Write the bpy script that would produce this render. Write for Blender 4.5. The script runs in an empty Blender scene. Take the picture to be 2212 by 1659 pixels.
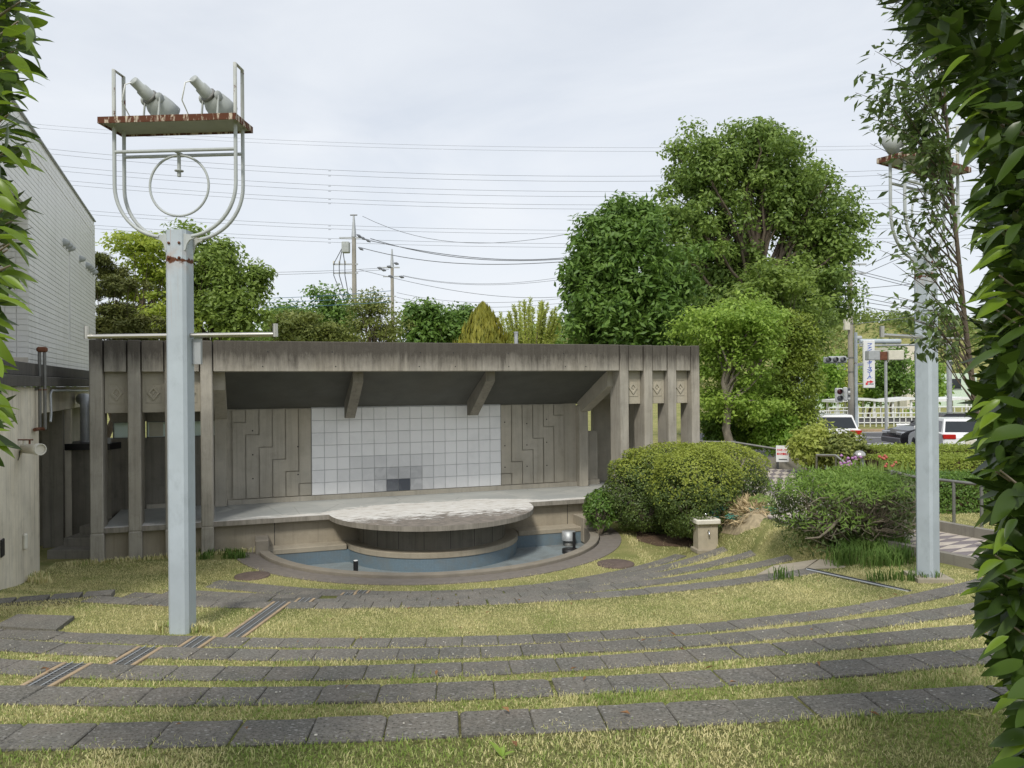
import bpy, bmesh, math, random
import numpy as np
from mathutils import Vector, Matrix, Euler
R = math.radians
rng = np.random.default_rng(7); random.seed(7)
scene = bpy.context.scene
COL = scene.collection
# ---------------------------------------------------------------- camera, sky, sun, exposure
EYE = Vector((0, 0, 3.33)); ROLL = 0.0078
cam = bpy.data.cameras.new('camera'); cam.sensor_width = 36; cam.lens = 27; cam.clip_start = .05; cam.clip_end = 3000
cam.shift_y = -0.0002
camo = bpy.data.objects.new('camera', cam); COL.objects.link(camo)
camo.location = EYE; camo.rotation_euler = (R(90), ROLL, 0); scene.camera = camo
SUN_EL, SUN_AZ = R(49), R(194)      # azimuth clockwise from +Y: behind the camera, a little to the left
w = bpy.data.worlds.new('World'); scene.world = w; w.use_nodes = True
nt = w.node_tree; nt.nodes.clear()
def nd(t, ty, **k):
    n = t.nodes.new(ty)
    for a, b in k.items():
        if a in ('operation', 'sky_type', 'blend_type', 'data_type', 'noise_dimensions', 'feature', 'distance', 'sun_disc', 'sun_elevation', 'sun_rotation', 'air_density', 'dust_density', 'attribute_name', 'musgrave_type', 'use_clamp', 'vector_type', 'bands_direction', 'wave_type', 'interpolation_type', 'rotation_type', 'normalize'): setattr(n, a, b)
        else: n.inputs[a].default_value = b
    return n
def lk(t, a, b): t.links.new(a, b)
sky = nd(nt, 'ShaderNodeTexSky', sky_type='NISHITA', sun_disc=False, sun_elevation=SUN_EL, sun_rotation=SUN_AZ)
tc = nd(nt, 'ShaderNodeTexCoord')
mp = nd(nt, 'ShaderNodeMapping'); mp.inputs['Scale'].default_value = (1.1, 1.1, 3.2); mp.inputs['Rotation'].default_value = (0.12, .22, .4)
lk(nt, tc.outputs['Generated'], mp.inputs['Vector'])
cn = nd(nt, 'ShaderNodeTexNoise', Scale=1.7, Detail=6., Roughness=.55, Distortion=.7)
lk(nt, mp.outputs[0], cn.inputs['Vector'])
cr = nd(nt, 'ShaderNodeMapRange'); cr.inputs['From Min'].default_value = .3; cr.inputs['From Max'].default_value = .68; cr.inputs['To Min'].default_value = .70; cr.inputs['To Max'].default_value = .97
lk(nt, cn.outputs['Fac'], cr.inputs['Value'])
mx = nd(nt, 'ShaderNodeMix', data_type='RGBA')
lk(nt, cr.outputs[0], mx.inputs['Factor']); lk(nt, sky.outputs[0], mx.inputs['A']); mx.inputs['B'].default_value = (7.35, 7.66, 8.1, 1)
bg = nd(nt, 'ShaderNodeBackground', Strength=.0665); lk(nt, mx.outputs['Result'], bg.inputs['Color'])
ow = nd(nt, 'ShaderNodeOutputWorld'); lk(nt, bg.outputs[0], ow.inputs[0])
sl = bpy.data.lights.new('sun', 'SUN'); sl.energy = 1.5; sl.angle = R(10); sl.color = (1, .95, .86)
so = bpy.data.objects.new('sun', sl); COL.objects.link(so)
sd = Vector((math.sin(SUN_AZ)*math.cos(SUN_EL), math.cos(SUN_AZ)*math.cos(SUN_EL), math.sin(SUN_EL)))
so.rotation_euler = (-sd).to_track_quat('-Z', 'Y').to_euler(); so.location = (-6, -24, 30)
vs = scene.view_settings; vs.view_transform = 'Standard'; vs.look = 'None'; vs.gamma = 1; vs.use_curve_mapping = False; vs.exposure = 0.86

# ---------------------------------------------------------------- survey helper: where a sight line of the photograph (2212 px wide) meets a depth or a level
cr_, sr_ = math.cos(ROLL), math.sin(ROLL)
def ray(px, py):
    dx, dy = px-1106., 829.-py
    return np.array([(dx*cr_+dy*sr_)/1659., 1., (-dx*sr_+dy*cr_)/1659.])
def aty(px, py, y):
    d = ray(px, py); return np.array([0, 0, 3.33])+y*d
def atz(px, py, z):
    d = ray(px, py); return np.array([0, 0, 3.33])+(z-3.33)/d[2]*d

# ---------------------------------------------------------------- mesh helpers
def np_mesh(name, v, f):
    v = np.asarray(v, dtype=np.float32); f = np.asarray(f, dtype=np.int32); k = f.shape[1]
    me = bpy.data.meshes.new(name)
    me.vertices.add(len(v)); me.vertices.foreach_set('co', v.ravel())
    me.loops.add(f.size); me.loops.foreach_set('vertex_index', f.ravel())
    me.polygons.add(len(f)); me.polygons.foreach_set('loop_start', np.arange(0, f.size, k, dtype=np.int32)); me.polygons.foreach_set('loop_total', np.full(len(f), k, dtype=np.int32))
    me.update(calc_edges=True); return me
def tag(o, label=None, cat=None, group=None, kind=None):
    if label: o['label'] = label
    if cat: o['category'] = cat
    if group: o['group'] = group
    if kind: o['kind'] = kind
    return o
def link(name, data, mat=None, parent=None, loc=None, rot=None, **t):
    o = bpy.data.objects.new(name, data); COL.objects.link(o)
    if mat is not None and data is not None and not data.materials: data.materials.append(mat)
    if parent: o.parent = parent
    if loc is not None: o.location = loc
    if rot is not None: o.rotation_euler = rot
    return tag(o, **t)
def empty(name, loc=(0, 0, 0), rz=0., **t):
    o = bpy.data.objects.new(name, None); COL.objects.link(o); o.location = loc; o.rotation_euler = (0, 0, rz); o.empty_display_size = .2
    return tag(o, **t)
class MB:
    def __init__(s): s.v = []; s.f = []; s.sm = []
    def add(s, v, f, smooth=False, M=None):
        b = len(s.v)
        for p in v:
            p = Vector(p); s.v.append(tuple(M @ p if M is not None else p))
        for q in f: s.f.append(tuple(i+b for i in q)); s.sm.append(smooth)
        return s
    def box(s, x0, x1, y0, y1, z0, z1, bev=0., M=None):
        if bev <= 0:
            v = [(x, y, z) for z in (z0, z1) for y in (y0, y1) for x in (x0, x1)]
            return s.add(v, [(0, 2, 3, 1), (4, 5, 7, 6), (0, 1, 5, 4), (2, 6, 7, 3), (0, 4, 6, 2), (1, 3, 7, 5)], M=M)
        b = min(bev, (x1-x0)*.45, (y1-y0)*.45, (z1-z0)*.45)
        v = []; ix = {}
        for cx in (0, 1):
            for cy in (0, 1):
                for cz in (0, 1):
                    X, Y, Z = (x0, x1)[cx], (y0, y1)[cy], (z0, z1)[cz]
                    dx, dy, dz = (b, -b)[cx], (b, -b)[cy], (b, -b)[cz]
                    for a, p in enumerate(((X, Y+dy, Z+dz), (X+dx, Y, Z+dz), (X+dx, Y+dy, Z))): ix[cx, cy, cz, a] = len(v); v.append(p)
        f = []
        g = lambda *k: ix[k]
        f += [(g(0,0,0,0), g(0,0,1,0), g(0,1,1,0), g(0,1,0,0)), (g(1,0,0,0), g(1,1,0,0), g(1,1,1,0), g(1,0,1,0))]
        f += [(g(0,0,0,1), g(1,0,0,1), g(1,0,1,1), g(0,0,1,1)), (g(0,1,0,1), g(0,1,1,1), g(1,1,1,1), g(1,1,0,1))]
        f += [(g(0,0,0,2), g(0,1,0,2), g(1,1,0,2), g(1,0,0,2)), (g(0,0,1,2), g(1,0,1,2), g(1,1,1,2), g(0,1,1,2))]
        for i in (0, 1):
            for j in (0, 1):
                f += [(g(i,j,0,0), g(i,j,1,0), g(i,j,1,1), g(i,j,0,1)), (g(i,0,j,0), g(i,1,j,0), g(i,1,j,2), g(i,0,j,2)), (g(0,i,j,1), g(1,i,j,1), g(1,i,j,2), g(0,i,j,2))]
                for k in (0, 1): f.append((g(i,j,k,0), g(i,j,k,1), g(i,j,k,2)))
        return s.add(v, f, M=M)
    def prism(s, poly, a, b, M=None):         # polygon in local xy extruded along z from a to b
        n = len(poly); v = [(p[0], p[1], a) for p in poly]+[(p[0], p[1], b) for p in poly]
        f = [tuple(range(n-1, -1, -1)), tuple(range(n, 2*n))]+[(i, (i+1) % n, n+(i+1) % n, n+i) for i in range(n)]
        return s.add(v, f, M=M)
    def tube(s, pts, r, n=8, closed=False, caps=True, M=None, smooth=True):
        P = [Vector(p) for p in pts]; m = len(P); rr = r if hasattr(r, '__len__') else [r]*m
        v = []; up = None
        for i, p in enumerate(P):
            t = (P[(i+1) % m]-P[i-1]) if closed else (P[min(i+1, m-1)]-P[max(i-1, 0)])
            t.normalize()
            if up is None: up = Vector((0, 0, 1)) if abs(t.z) < .9 else Vector((1, 0, 0))
            a = up-t*up.dot(t)
            if a.length < 1e-4: a = t.orthogonal()
            a.normalize(); up = a; b = t.cross(a)
            for k in range(n):
                q = 2*math.pi*k/n; v.append(p+(a*math.cos(q)+b*math.sin(q))*rr[i])
        f = []
        for i in range(m if closed else m-1):
            j = (i+1) % m
            for k in range(n): f.append((i*n+k, i*n+(k+1) % n, j*n+(k+1) % n, j*n+k))
        s.add(v, f, smooth, M)
        if caps and not closed:
            s.add(v[:n], [tuple(range(n-1, -1, -1))], False, M); s.add(v[-n:], [tuple(range(n))], False, M)
        return s
    def lathe(s, prof, n=24, M=None, smooth=True, closed=False):
        v = []; f = []
        for r_, z in prof:
            for k in range(n): q = 2*math.pi*k/n; v.append((r_*math.cos(q), r_*math.sin(q), z))
        m = len(prof)
        for i in range(m if closed else m-1):
            j = (i+1) % m
            for k in range(n): f.append((i*n+k, i*n+(k+1) % n, j*n+(k+1) % n, j*n+k))
        s.add(v, f, smooth, M)
        if not closed:
            if prof[0][0] > 1e-4: s.add(v[:n], [tuple(range(n-1, -1, -1))], False, M)
            if prof[-1][0] > 1e-4: s.add(v[-n:], [tuple(range(n))], False, M)
        return s
    def arc(s, prof, a0, a1, n=64, M=None, smooth=False):   # closed profile [(r,z)] swept about z from a0 to a1
        m = len(prof); v = []; f = []
        for i in range(n+1):
            q = a0+(a1-a0)*i/n
            for r_, z in prof: v.append((r_*math.cos(q), r_*math.sin(q), z))
        for i in range(n):
            for k in range(m): f.append((i*m+k, (i+1)*m+k, (i+1)*m+(k+1) % m, i*m+(k+1) % m))
        f += [tuple(range(m)), tuple(n*m+k for k in range(m-1, -1, -1))]
        return s.add(v, f, smooth, M)
    def mesh(s, name):
        me = bpy.data.meshes.new(name); me.from_pydata(s.v, [], s.f)
        if any(s.sm): me.polygons.foreach_set('use_smooth', s.sm)
        bm = bmesh.new(); bm.from_mesh(me); bmesh.ops.recalc_face_normals(bm, faces=bm.faces); bm.to_mesh(me); bm.free(); me.update(); return me
    def build(s, name, mat, parent=None, loc=None, rot=None, **t):
        return link(name, s.mesh(name), mat, parent, loc, rot, **t)
def box(name, mat, parent, x0, x1, y0, y1, z0, z1, bev=0., **t): return MB().box(x0, x1, y0, y1, z0, z1, bev).build(name, mat, parent, **t)
def axis_M(p, d, up=(0, 0, 1)):      # matrix whose z axis runs along d
    d = Vector(d).normalized(); x = Vector(up).cross(d)
    if x.length < 1e-4: x = Vector((1, 0, 0))
    x.normalize(); y = d.cross(x)
    M = Matrix.Identity(4)
    for i in range(3): M[i][0], M[i][1], M[i][2], M[i][3] = x[i], y[i], d[i], p[i]
    return M
def copy_tree(o, parent=None):
    c = o.copy(); COL.objects.link(c)
    if parent: c.parent = parent
    for ch in list(o.children): copy_tree(ch, c)
    return c

# ---------------------------------------------------------------- materials
def mat(name):
    m = bpy.data.materials.new(name); m.use_nodes = True; t = m.node_tree; t.nodes.clear()
    o = nd(t, 'ShaderNodeOutputMaterial'); p = nd(t, 'ShaderNodeBsdfPrincipled'); lk(t, p.outputs[0], o.inputs[0])
    return m, t, p, o
def rgb(c): return (c[0], c[1], c[2], 1)
def mixc(t, fac, a, b, blend='MIX'):
    n = nd(t, 'ShaderNodeMix', data_type='RGBA', blend_type=blend)
    for s_, i in ((fac, 'Factor'), (a, 'A'), (b, 'B')):
        if hasattr(s_, 'links') or hasattr(s_, 'is_linked'): lk(t, s_, n.inputs[i])
        elif i == 'Factor': n.inputs[i].default_value = s_
        else: n.inputs[i].default_value = rgb(s_)
    return n.outputs['Result']
def noise(t, vec, scale, detail=4., rough=.55, dist=0.):
    n = nd(t, 'ShaderNodeTexNoise', Scale=scale, Detail=detail, Roughness=rough, Distortion=dist)
    if vec is not None: lk(t, vec, n.inputs['Vector'])
    return n.outputs['Fac']
def mrange(t, v, a, b, c=0., d=1., smooth=False):
    n = nd(t, 'ShaderNodeMapRange'); n.clamp = True
    if smooth: n.interpolation_type = 'SMOOTHSTEP'
    lk(t, v, n.inputs['Value'])
    for k, x in zip(('From Min', 'From Max', 'To Min', 'To Max'), (a, b, c, d)): n.inputs[k].default_value = x
    return n.outputs[0]
def mapping(t, vec, scale=(1, 1, 1), rot=(0, 0, 0), loc=(0, 0, 0)):
    n = nd(t, 'ShaderNodeMapping'); n.inputs['Scale'].default_value = scale; n.inputs['Rotation'].default_value = rot; n.inputs['Location'].default_value = loc
    lk(t, vec, n.inputs['Vector']); return n.outputs[0]
def mathn(t, op, a, b=0.):
    n = nd(t, 'ShaderNodeMath', operation=op)
    for s_, i in ((a, 0), (b, 1)):
        if isinstance(s_, (int, float)): n.inputs[i].default_value = s_
        else: lk(t, s_, n.inputs[i])
    return n.outputs[0]
def bump(t, p, h, strength=.3, dist=.01):
    n = nd(t, 'ShaderNodeBump', Strength=strength, Distance=dist); lk(t, h, n.inputs['Height']); lk(t, n.outputs[0], p.inputs['Normal'])
def wpos(t): return nd(t, 'ShaderNodeNewGeometry').outputs['Position']
def opos(t): return nd(t, 'ShaderNodeTexCoord').outputs['Object']
def simple(name, c, rough=.5, metal=0., var=.12, sc=6., spec=.5):
    m, t, p, o = mat(name); f = noise(t, opos(t), sc, 5.)
    col = mixc(t, mrange(t, f, .3, .7), [x*(1-var) for x in c], [min(1, x*(1+var)) for x in c])
    lk(t, col, p.inputs['Base Color']); p.inputs['Roughness'].default_value = rough; p.inputs['Metallic'].default_value = metal; p.inputs['Specular IOR Level'].default_value = spec
    return m
def concrete(name, base, dirt, amount=.5, streak=True, top=None, sc=1., band=None):
    """cast concrete: cloudy tone, fine grain, vertical run-off streaks; top=(z0,z1): weather crust growing from z0 up to the exposed edge z1"""
    m, t, p, o = mat(name); P = wpos(t)
    c = mixc(t, mrange(t, noise(t, P, 1.7*sc, 6., .6), .3, .7), [x*.84 for x in base], [x*1.14 for x in base])
    warm = noise(t, mapping(t, P, (1, 1, .5)), .9*sc, 3.)
    c = mixc(t, mrange(t, warm, .45, .75, 0, .35), c, (base[0]*1.06, base[1]*.98, base[2]*.84))
    st = noise(t, mapping(t, P, (7*sc, 7*sc, .28*sc)), 1.6, 6., .65)
    blot = noise(t, P, 3.3*sc, 8., .7)
    f = mathn(t, 'MULTIPLY', mrange(t, st, .5, .78), amount) if streak else None
    f2 = mathn(t, 'MULTIPLY', mrange(t, blot, .52, .75), amount*.6)
    f = mathn(t, 'ADD', f, f2) if f is not None else f2
    if top:
        sx = nd(t, 'ShaderNodeSeparateXYZ'); lk(t, P, sx.inputs[0])
        g = mrange(t, sx.outputs[2], top[0], top[1], 0, 1)
        g = mathn(t, 'ADD', g, mathn(t, 'MULTIPLY', mathn(t, 'SUBTRACT', noise(t, mapping(t, P, (9, 9, 1.3)), 1.1, 8., .75), .5), 1.25))
        f = mathn(t, 'ADD', f, mathn(t, 'MULTIPLY', mrange(t, g, .0, .80), .95))
    fc = nd(t, 'ShaderNodeClamp'); lk(t, f, fc.inputs[0])
    c = mixc(t, fc.outputs[0], c, dirt)
    fine = noise(t, P, 90, 4., .7)
    c = mixc(t, mrange(t, fine, .35, .65, 0, .22), c, [x*.62 for x in base])
    lk(t, c, p.inputs['Base Color']); p.inputs['Roughness'].default_value = .88; p.inputs['Specular IOR Level'].default_value = .25
    h = mathn(t, 'ADD', mathn(t, 'MULTIPLY', fine, .5), noise(t, P, 14, 6., .7)); bump(t, p, h, .35, .012)
    return m
M = {}
CB = (.39, .365, .315)
M['concrete'] = concrete('concrete_stage', CB, (.062, .055, .046), .42, True, (3.55, 4.12))
M['concrete_low'] = concrete('concrete_wall', (.36, .32, .25), (.12, .105, .085), .35)
M['concrete_panel'] = concrete('concrete_panel', (.42, .39, .32), (.15, .13, .1), .25, False)
M['concrete_back'] = concrete('concrete_back', (.46, .43, .365), (.19, .175, .145), .45, True)
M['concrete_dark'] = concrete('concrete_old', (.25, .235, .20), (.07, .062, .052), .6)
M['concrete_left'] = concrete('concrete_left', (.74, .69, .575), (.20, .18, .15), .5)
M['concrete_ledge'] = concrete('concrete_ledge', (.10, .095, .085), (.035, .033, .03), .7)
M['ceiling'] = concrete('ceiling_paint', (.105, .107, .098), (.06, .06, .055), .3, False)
M['curb'] = concrete('exposed_aggregate', (.25, .225, .185), (.11, .095, .08), .4, False, None, 2.)
def mat_slab():
    m, t, p, o = mat('stone_slab'); P = wpos(t); oi = nd(t, 'ShaderNodeObjectInfo')
    c = mixc(t, oi.outputs['Random'], (.122, .119, .104), (.165, .16, .14))
    c = mixc(t, mrange(t, noise(t, P, 2.3, 5., .65), .38, .72, 0, .7), c, (.215, .19, .16))
    c = mixc(t, mrange(t, noise(t, P, 6.5, 6., .7), .55, .75, 0, .7), c, (.075, .072, .066))
    c = mixc(t, mrange(t, noise(t, P, 3.1, 7., .75), .60, .72, 0, .55), c, (.14, .145, .07))
    sp = noise(t, mapping(t, P, (60, 60, 60)), 1.3, 3., .6)
    c = mixc(t, mrange(t, sp, .56, .72, 0, .75), c, (.26, .25, .235)); c = mixc(t, mrange(t, sp, .45, .3, 0, .8), c, (.03, .029, .028))
    sp2 = noise(t, mapping(t, P, (1, 1.6, 1)), 46, 4., .6); c = mixc(t, mrange(t, sp2, .57, .68, 0, .7), c, (.30, .285, .26)); c = mixc(t, mrange(t, sp2, .43, .33, 0, .6), c, (.055, .052, .048))
    fl = nd(t, 'ShaderNodeTexVoronoi', Scale=17.); lk(t, mapping(t, P, (1, 2.2, 1)), fl.inputs['Vector'])
    c = mixc(t, mrange(t, fl.outputs['Distance'], .17, .10, 0, .75), c, (.42, .41, .39))
    lk(t, c, p.inputs['Base Color']); p.inputs['Roughness'].default_value = .9; p.inputs['Specular IOR Level'].default_value = .2
    bump(t, p, noise(t, P, 70, 5., .75), .6, .01); return m
M['slab'] = mat_slab()
def mat_ground():
    m, t, p, o = mat('soil_and_turf'); P = wpos(t)
    a = noise(t, P, 1.1, 6., .65); b = noise(t, P, 38, 5., .75)
    c = mixc(t, mrange(t, a, .35, .66), (.42, .38, .17), (.22, .25, .08))
    c = mixc(t, mrange(t, b, .42, .62, 0, .8), c, (.10, .11, .04)); c = mixc(t, mrange(t, b, .58, .72, 0, .6), c, (.46, .40, .21))
    lk(t, c, p.inputs['Base Color']); p.inputs['Roughness'].default_value = 1.; p.inputs['Specular IOR Level'].default_value = .05
    bump(t, p, b, .8, .03); return m
M['ground'] = mat_ground()
def mat_blade(name, green, straw, lo, hi, bias=0.):
    m, t, p, o = mat(name); g = nd(t, 'ShaderNodeNewGeometry'); P = g.outputs['Position']
    patch = noise(t, P, 1.3, 5., .6); patch2 = noise(t, P, 5., 3.)
    f = mathn(t, 'ADD', mathn(t, 'MULTIPLY', mathn(t, 'SUBTRACT', patch, .5), 2.6), mathn(t, 'ADD', mathn(t, 'MULTIPLY', mathn(t, 'SUBTRACT', patch2, .5), 1.4), g.outputs['Random Per Island']))
    sx = nd(t, 'ShaderNodeSeparateXYZ'); lk(t, P, sx.inputs[0])
    f = mathn(t, 'ADD', f, mrange(t, sx.outputs[1], 3., 9.5, lo, hi))
    r2 = noise(t, P, 200, 1.)
    c = mixc(t, mrange(t, f, .15, .95), green, straw)
    c = mixc(t, mrange(t, r2, .3, .7, 0, .35), c, (.30, .34, .11))
    lk(t, c, p.inputs['Base Color']); p.inputs['Roughness'].default_value = .75; p.inputs['Specular IOR Level'].default_value = .12
    tr = nd(t, 'ShaderNodeBsdfTranslucent'); lk(t, c, tr.inputs['Color']); ms = nd(t, 'ShaderNodeMixShader', Fac=.25)
    lk(t, p.outputs[0], ms.inputs[1]); lk(t, tr.outputs[0], ms.inputs[2]); lk(t, ms.outputs[0], o.inputs[0]); return m
M['blade'] = mat_blade('grass_blades', (.235, .34, .075), (.86, .77, .44), -.16, .52)
M['weed'] = mat_blade('weed_blades', (.07, .16, .03), (.16, .25, .06), -.3, -.3)
def leafmat(name, c1, c2, trans=.3, rough=.5, clump=1.2, camt=.35, spec=.35):
    m, t, p, o = mat(name); g = nd(t, 'ShaderNodeNewGeometry')
    f = mathn(t, 'ADD', mathn(t, 'MULTIPLY', g.outputs['Random Per Island'], .6), mathn(t, 'MULTIPLY', mathn(t, 'SUBTRACT', noise(t, g.outputs['Position'], clump, 3.), .3), 1.1))
    c = mixc(t, mrange(t, f, .05, .95), c1, c2)
    lk(t, c, p.inputs['Base Color']); p.inputs['Roughness'].default_value = rough; p.inputs['Specular IOR Level'].default_value = spec
    tr = nd(t, 'ShaderNodeBsdfTranslucent'); c2_ = mixc(t, .5, c, [min(1, x*1.7) for x in c2]); lk(t, c2_, tr.inputs['Color'])
    ms = nd(t, 'ShaderNodeMixShader', Fac=trans); lk(t, p.outputs[0], ms.inputs[1]); lk(t, tr.outputs[0], ms.inputs[2]); lk(t, ms.outputs[0], o.inputs[0]); return m
M['l_pine'] = leafmat('pine_needles', (0.073, 0.097, 0.025), (0.162, 0.172, 0.040), .15)
M['l_maple'] = leafmat('maple_leaves', (.19, .28, .045), (.42, .48, .08), .4)
M['l_zelk'] = leafmat('zelkova_leaves', (.10, .165, .035), (.26, .35, .07), .35)
M['l_dark'] = leafmat('dark_leaves', (0.065, 0.138, 0.025), (0.170, 0.276, 0.052), .28)
M['l_big'] = leafmat('camphor_leaves', (.085, .15, .035), (.25, .35, .075), .32, .5, .5)
M['l_mid'] = leafmat('mid_leaves', (.13, .24, .04), (.30, .45, .07), .38)
M['l_bright'] = leafmat('bright_leaves', (.16, .27, .045), (.37, .50, .095), .4)
M['l_gold'] = leafmat('gold_cypress', (.13, .15, .02), (.36, .34, .05), .25, .6)
M['l_wisp'] = leafmat('wispy_leaves', (0.275, 0.345, 0.069), (0.486, 0.524, 0.138), .4)
M['l_hill'] = leafmat('hill_leaves', (0.097, 0.152, 0.040), (0.243, 0.304, 0.081), .3, .6, .15)
M['l_shrub'] = leafmat('shrub_leaves', (0.097, 0.138, 0.034), (0.259, 0.290, 0.075), .3)
M['l_cone'] = leafmat('firethorn_leaves', (.09, .15, .022), (.28, .35, .055), .3)
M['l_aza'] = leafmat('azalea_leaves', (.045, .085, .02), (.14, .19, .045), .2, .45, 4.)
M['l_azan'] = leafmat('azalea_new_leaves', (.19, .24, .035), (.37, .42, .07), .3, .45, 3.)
M['l_bushc'] = leafmat('pittosporum_leaves', (.055, .085, .025), (.16, .21, .065), .3, .42, 3.)
M['l_bushn'] = leafmat('creeper_leaves', (.12, .21, .035), (.25, .37, .075), .35, .5, 3.)
M['l_hedgey'] = leafmat('privet_leaves', (.17, .23, .035), (.34, .41, .075), .3, .5, 3.)
M['l_fore'] = leafmat('laurel_leaves', (.016, .036, .005), (.062, .11, .012), .22, .36, 5., .35, .4)  # dark leaf colour, deepened further to stand in for shade inside the hedge
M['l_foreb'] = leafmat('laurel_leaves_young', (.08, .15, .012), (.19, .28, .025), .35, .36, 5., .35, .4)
M['l_sap'] = leafmat('sapling_leaves', (.045, .08, .022), (.13, .19, .05), .25, .4, 3.)
M['l_iris'] = leafmat('iris_leaves', (0.162, 0.262, 0.069), (0.324, 0.414, 0.115), .3)
M['petal_p'] = simple('petal_purple', (.42, .20, .42), .6)
M['petal_r'] = simple('petal_rust', (.42, .10, .07), .6)
M['dry'] = leafmat('dry_leaves', (.14, .06, .025), (.32, .18, .08), .1, .7)
M['dryy'] = leafmat('yellowed_leaf', (.38, .36, .10), (.45, .42, .13), .2, .6)
M['bark'] = concrete('bark', (.13, .105, .08), (.05, .04, .03), .6, True, None, 3.)
M['barkl'] = concrete('bark_grey', (.25, .22, .18), (.09, .08, .065), .5, True, None, 3.)
M['twig'] = simple('twig', (.24, .20, .15), .9)
M['soil'] = concrete('soil', (.11, .075, .05), (.06, .045, .03), .5, False, None, 4.)
M['straw'] = simple('straw', (.48, .38, .22), .9, 0, .35, 12.)
M['strawb'] = simple('straw_base', (.33, .27, .17), .95, 0, .4, 9.)
M['net'] = simple('green_net', (.04, .22, .17), .6)
def mat_paint(name, base, rust=(.11, .042, .02), amt=0., weld=None):
    m, t, p, o = mat(name); P = opos(t)
    c = mixc(t, mrange(t, noise(t, P, 2.2, 5., .6), .3, .7), [x*.9 for x in base], [x*1.08 for x in base])
    c = mixc(t, mrange(t, noise(t, mapping(t, P, (1, 1, .6)), 7., 6., .7), .52, .72, 0, .5), c, [x*.68 for x in base])
    r = noise(t, mapping(t, P, (2.2, 2.2, .5)) if name == 'rusted_edge' else P, 9., 7., .72); lo = .72-amt
    f = mrange(t, r, lo, lo+.05)
    sx = nd(t, 'ShaderNodeSeparateXYZ'); lk(t, P, sx.inputs[0])
    if weld:
        z = sx.outputs[2]; dz = mathn(t, 'ABSOLUTE', mathn(t, 'SUBTRACT', z, weld))
        w1 = mrange(t, mathn(t, 'SUBTRACT', dz, mathn(t, 'MULTIPLY', mathn(t, 'SUBTRACT', noise(t, P, 11., 6., .7), .45), .24)), .016, .002)
        run = mathn(t, 'MULTIPLY', mrange(t, noise(t, mapping(t, P, (26, 26, .5)), 1., 3.), .56, .72), mrange(t, z, weld-.9, weld+.02))
        run = mathn(t, 'MULTIPLY', run, mrange(t, z, weld+.35, weld+.3)); c = mixc(t, mathn(t, 'MULTIPLY', run, .8), c, (.36, .17, .07))
        halo = mrange(t, dz, .16, .0); c = mixc(t, mathn(t, 'MULTIPLY', mathn(t, 'MULTIPLY', halo, mrange(t, noise(t, P, 11, 5.), .4, .65)), .5), c, (.45, .26, .15))
        f = mathn(t, 'MAXIMUM', f, w1)
    c = mixc(t, f, c, rust)
    lk(t, c, p.inputs['Base Color']); lk(t, mrange(t, f, 0, 1, .42, .9), p.inputs['Roughness']); p.inputs['Specular IOR Level'].default_value = .35
    return m
BL = (.43, .485, .53)
M['pole'] = mat_paint('pale_blue_paint', BL, amt=.0, weld=3.85)
M['tubep'] = mat_paint('grey_paint', (.43, .46, .46), amt=.03)
M['tuber'] = mat_paint('grey_paint_rusting', (.43, .44, .41), amt=.15)
M['plat'] = mat_paint('rusted_edge', (.50, .43, .33), (.10, .036, .018), amt=.285)
M['platu'] = mat_paint('platform_underside', (.36, .38, .33), (.12, .09, .06), amt=.06)
M['lampg'] = simple('lamp_grey', (.37, .395, .385), .5, 0, .2)
M['rust'] = simple('rust', (.14, .055, .028), .9, 0, .35, 12.)
M['iron'] = simple('old_iron', (.115, .085, .07), .9, 0, .25, 12.)
M['steel'] = simple('stainless', (.55, .53, .48), .28, 1., .08, 3.)
M['galv'] = simple('galvanised', (.42, .44, .45), .5, .4)
M['galvd'] = simple('old_steel', (.2, .2, .19), .6, .5)
M['black'] = simple('black', (.014, .014, .015), .5)
M['white'] = simple('white_paint', (.76, .77, .77), .45, 0, .05)
M['cream'] = simple('cream_paint', (.62, .60, .50), .6, 0, .08)
M['plastic_w'] = simple('aged_white', (.68, .66, .58), .5, 0, .12)
M['ceram'] = simple('cast_stone_white', (.66, .63, .55), .6, 0, .1)
M['fount'] = simple('cast_stone_beige', (.43, .38, .29), .8, 0, .12)
M['polec'] = concrete('pole_concrete', (.36, .34, .30), (.17, .16, .14), .3)
M['wire'] = simple('wire', (.13, .14, .16), .6)
M['wireb'] = simple('wire_blue', (.06, .16, .24), .6)
M['blue'] = simple('sign_blue', (.02, .09, .50), .5)
M['red'] = simple('sign_red', (.62, .03, .04), .5)
M['ink'] = simple('ink_grey', (.12, .13, .14), .6)
M['asphalt'] = simple('asphalt', (.105, .105, .11), .9, 0, .2, 20.)
M['carw'] = simple('car_white', (.74, .75, .77), .18, 0, .01); M['cark'] = simple('car_black', (.012, .012, .014), .15, 0, .05)
M['carg'] = simple('car_lower', (.10, .10, .11), .5); M['glass'] = simple('car_glass', (.02, .025, .03), .06, 0, .1)
M['tailr'] = simple('tail_lamp', (.42, .012, .012), .15); M['maroon'] = simple('unlit_red_lens', (.10, .02, .025), .3); M['rubber'] = simple('rubber', (.02, .02, .02), .8)
M['chrome'] = simple('chrome', (.7, .7, .7), .15, 1.)
M['pale'] = leafmat('frosted_pane', (.62, .76, .74), (.70, .82, .80), .85, .3)
M['roofg'] = simple('roof_grey', (.13, .14, .16), .7); M['housew'] = simple('house_wall', (.62, .58, .50), .8); M['greenw'] = simple('pale_green_wall', (.55, .66, .56), .7)
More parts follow.
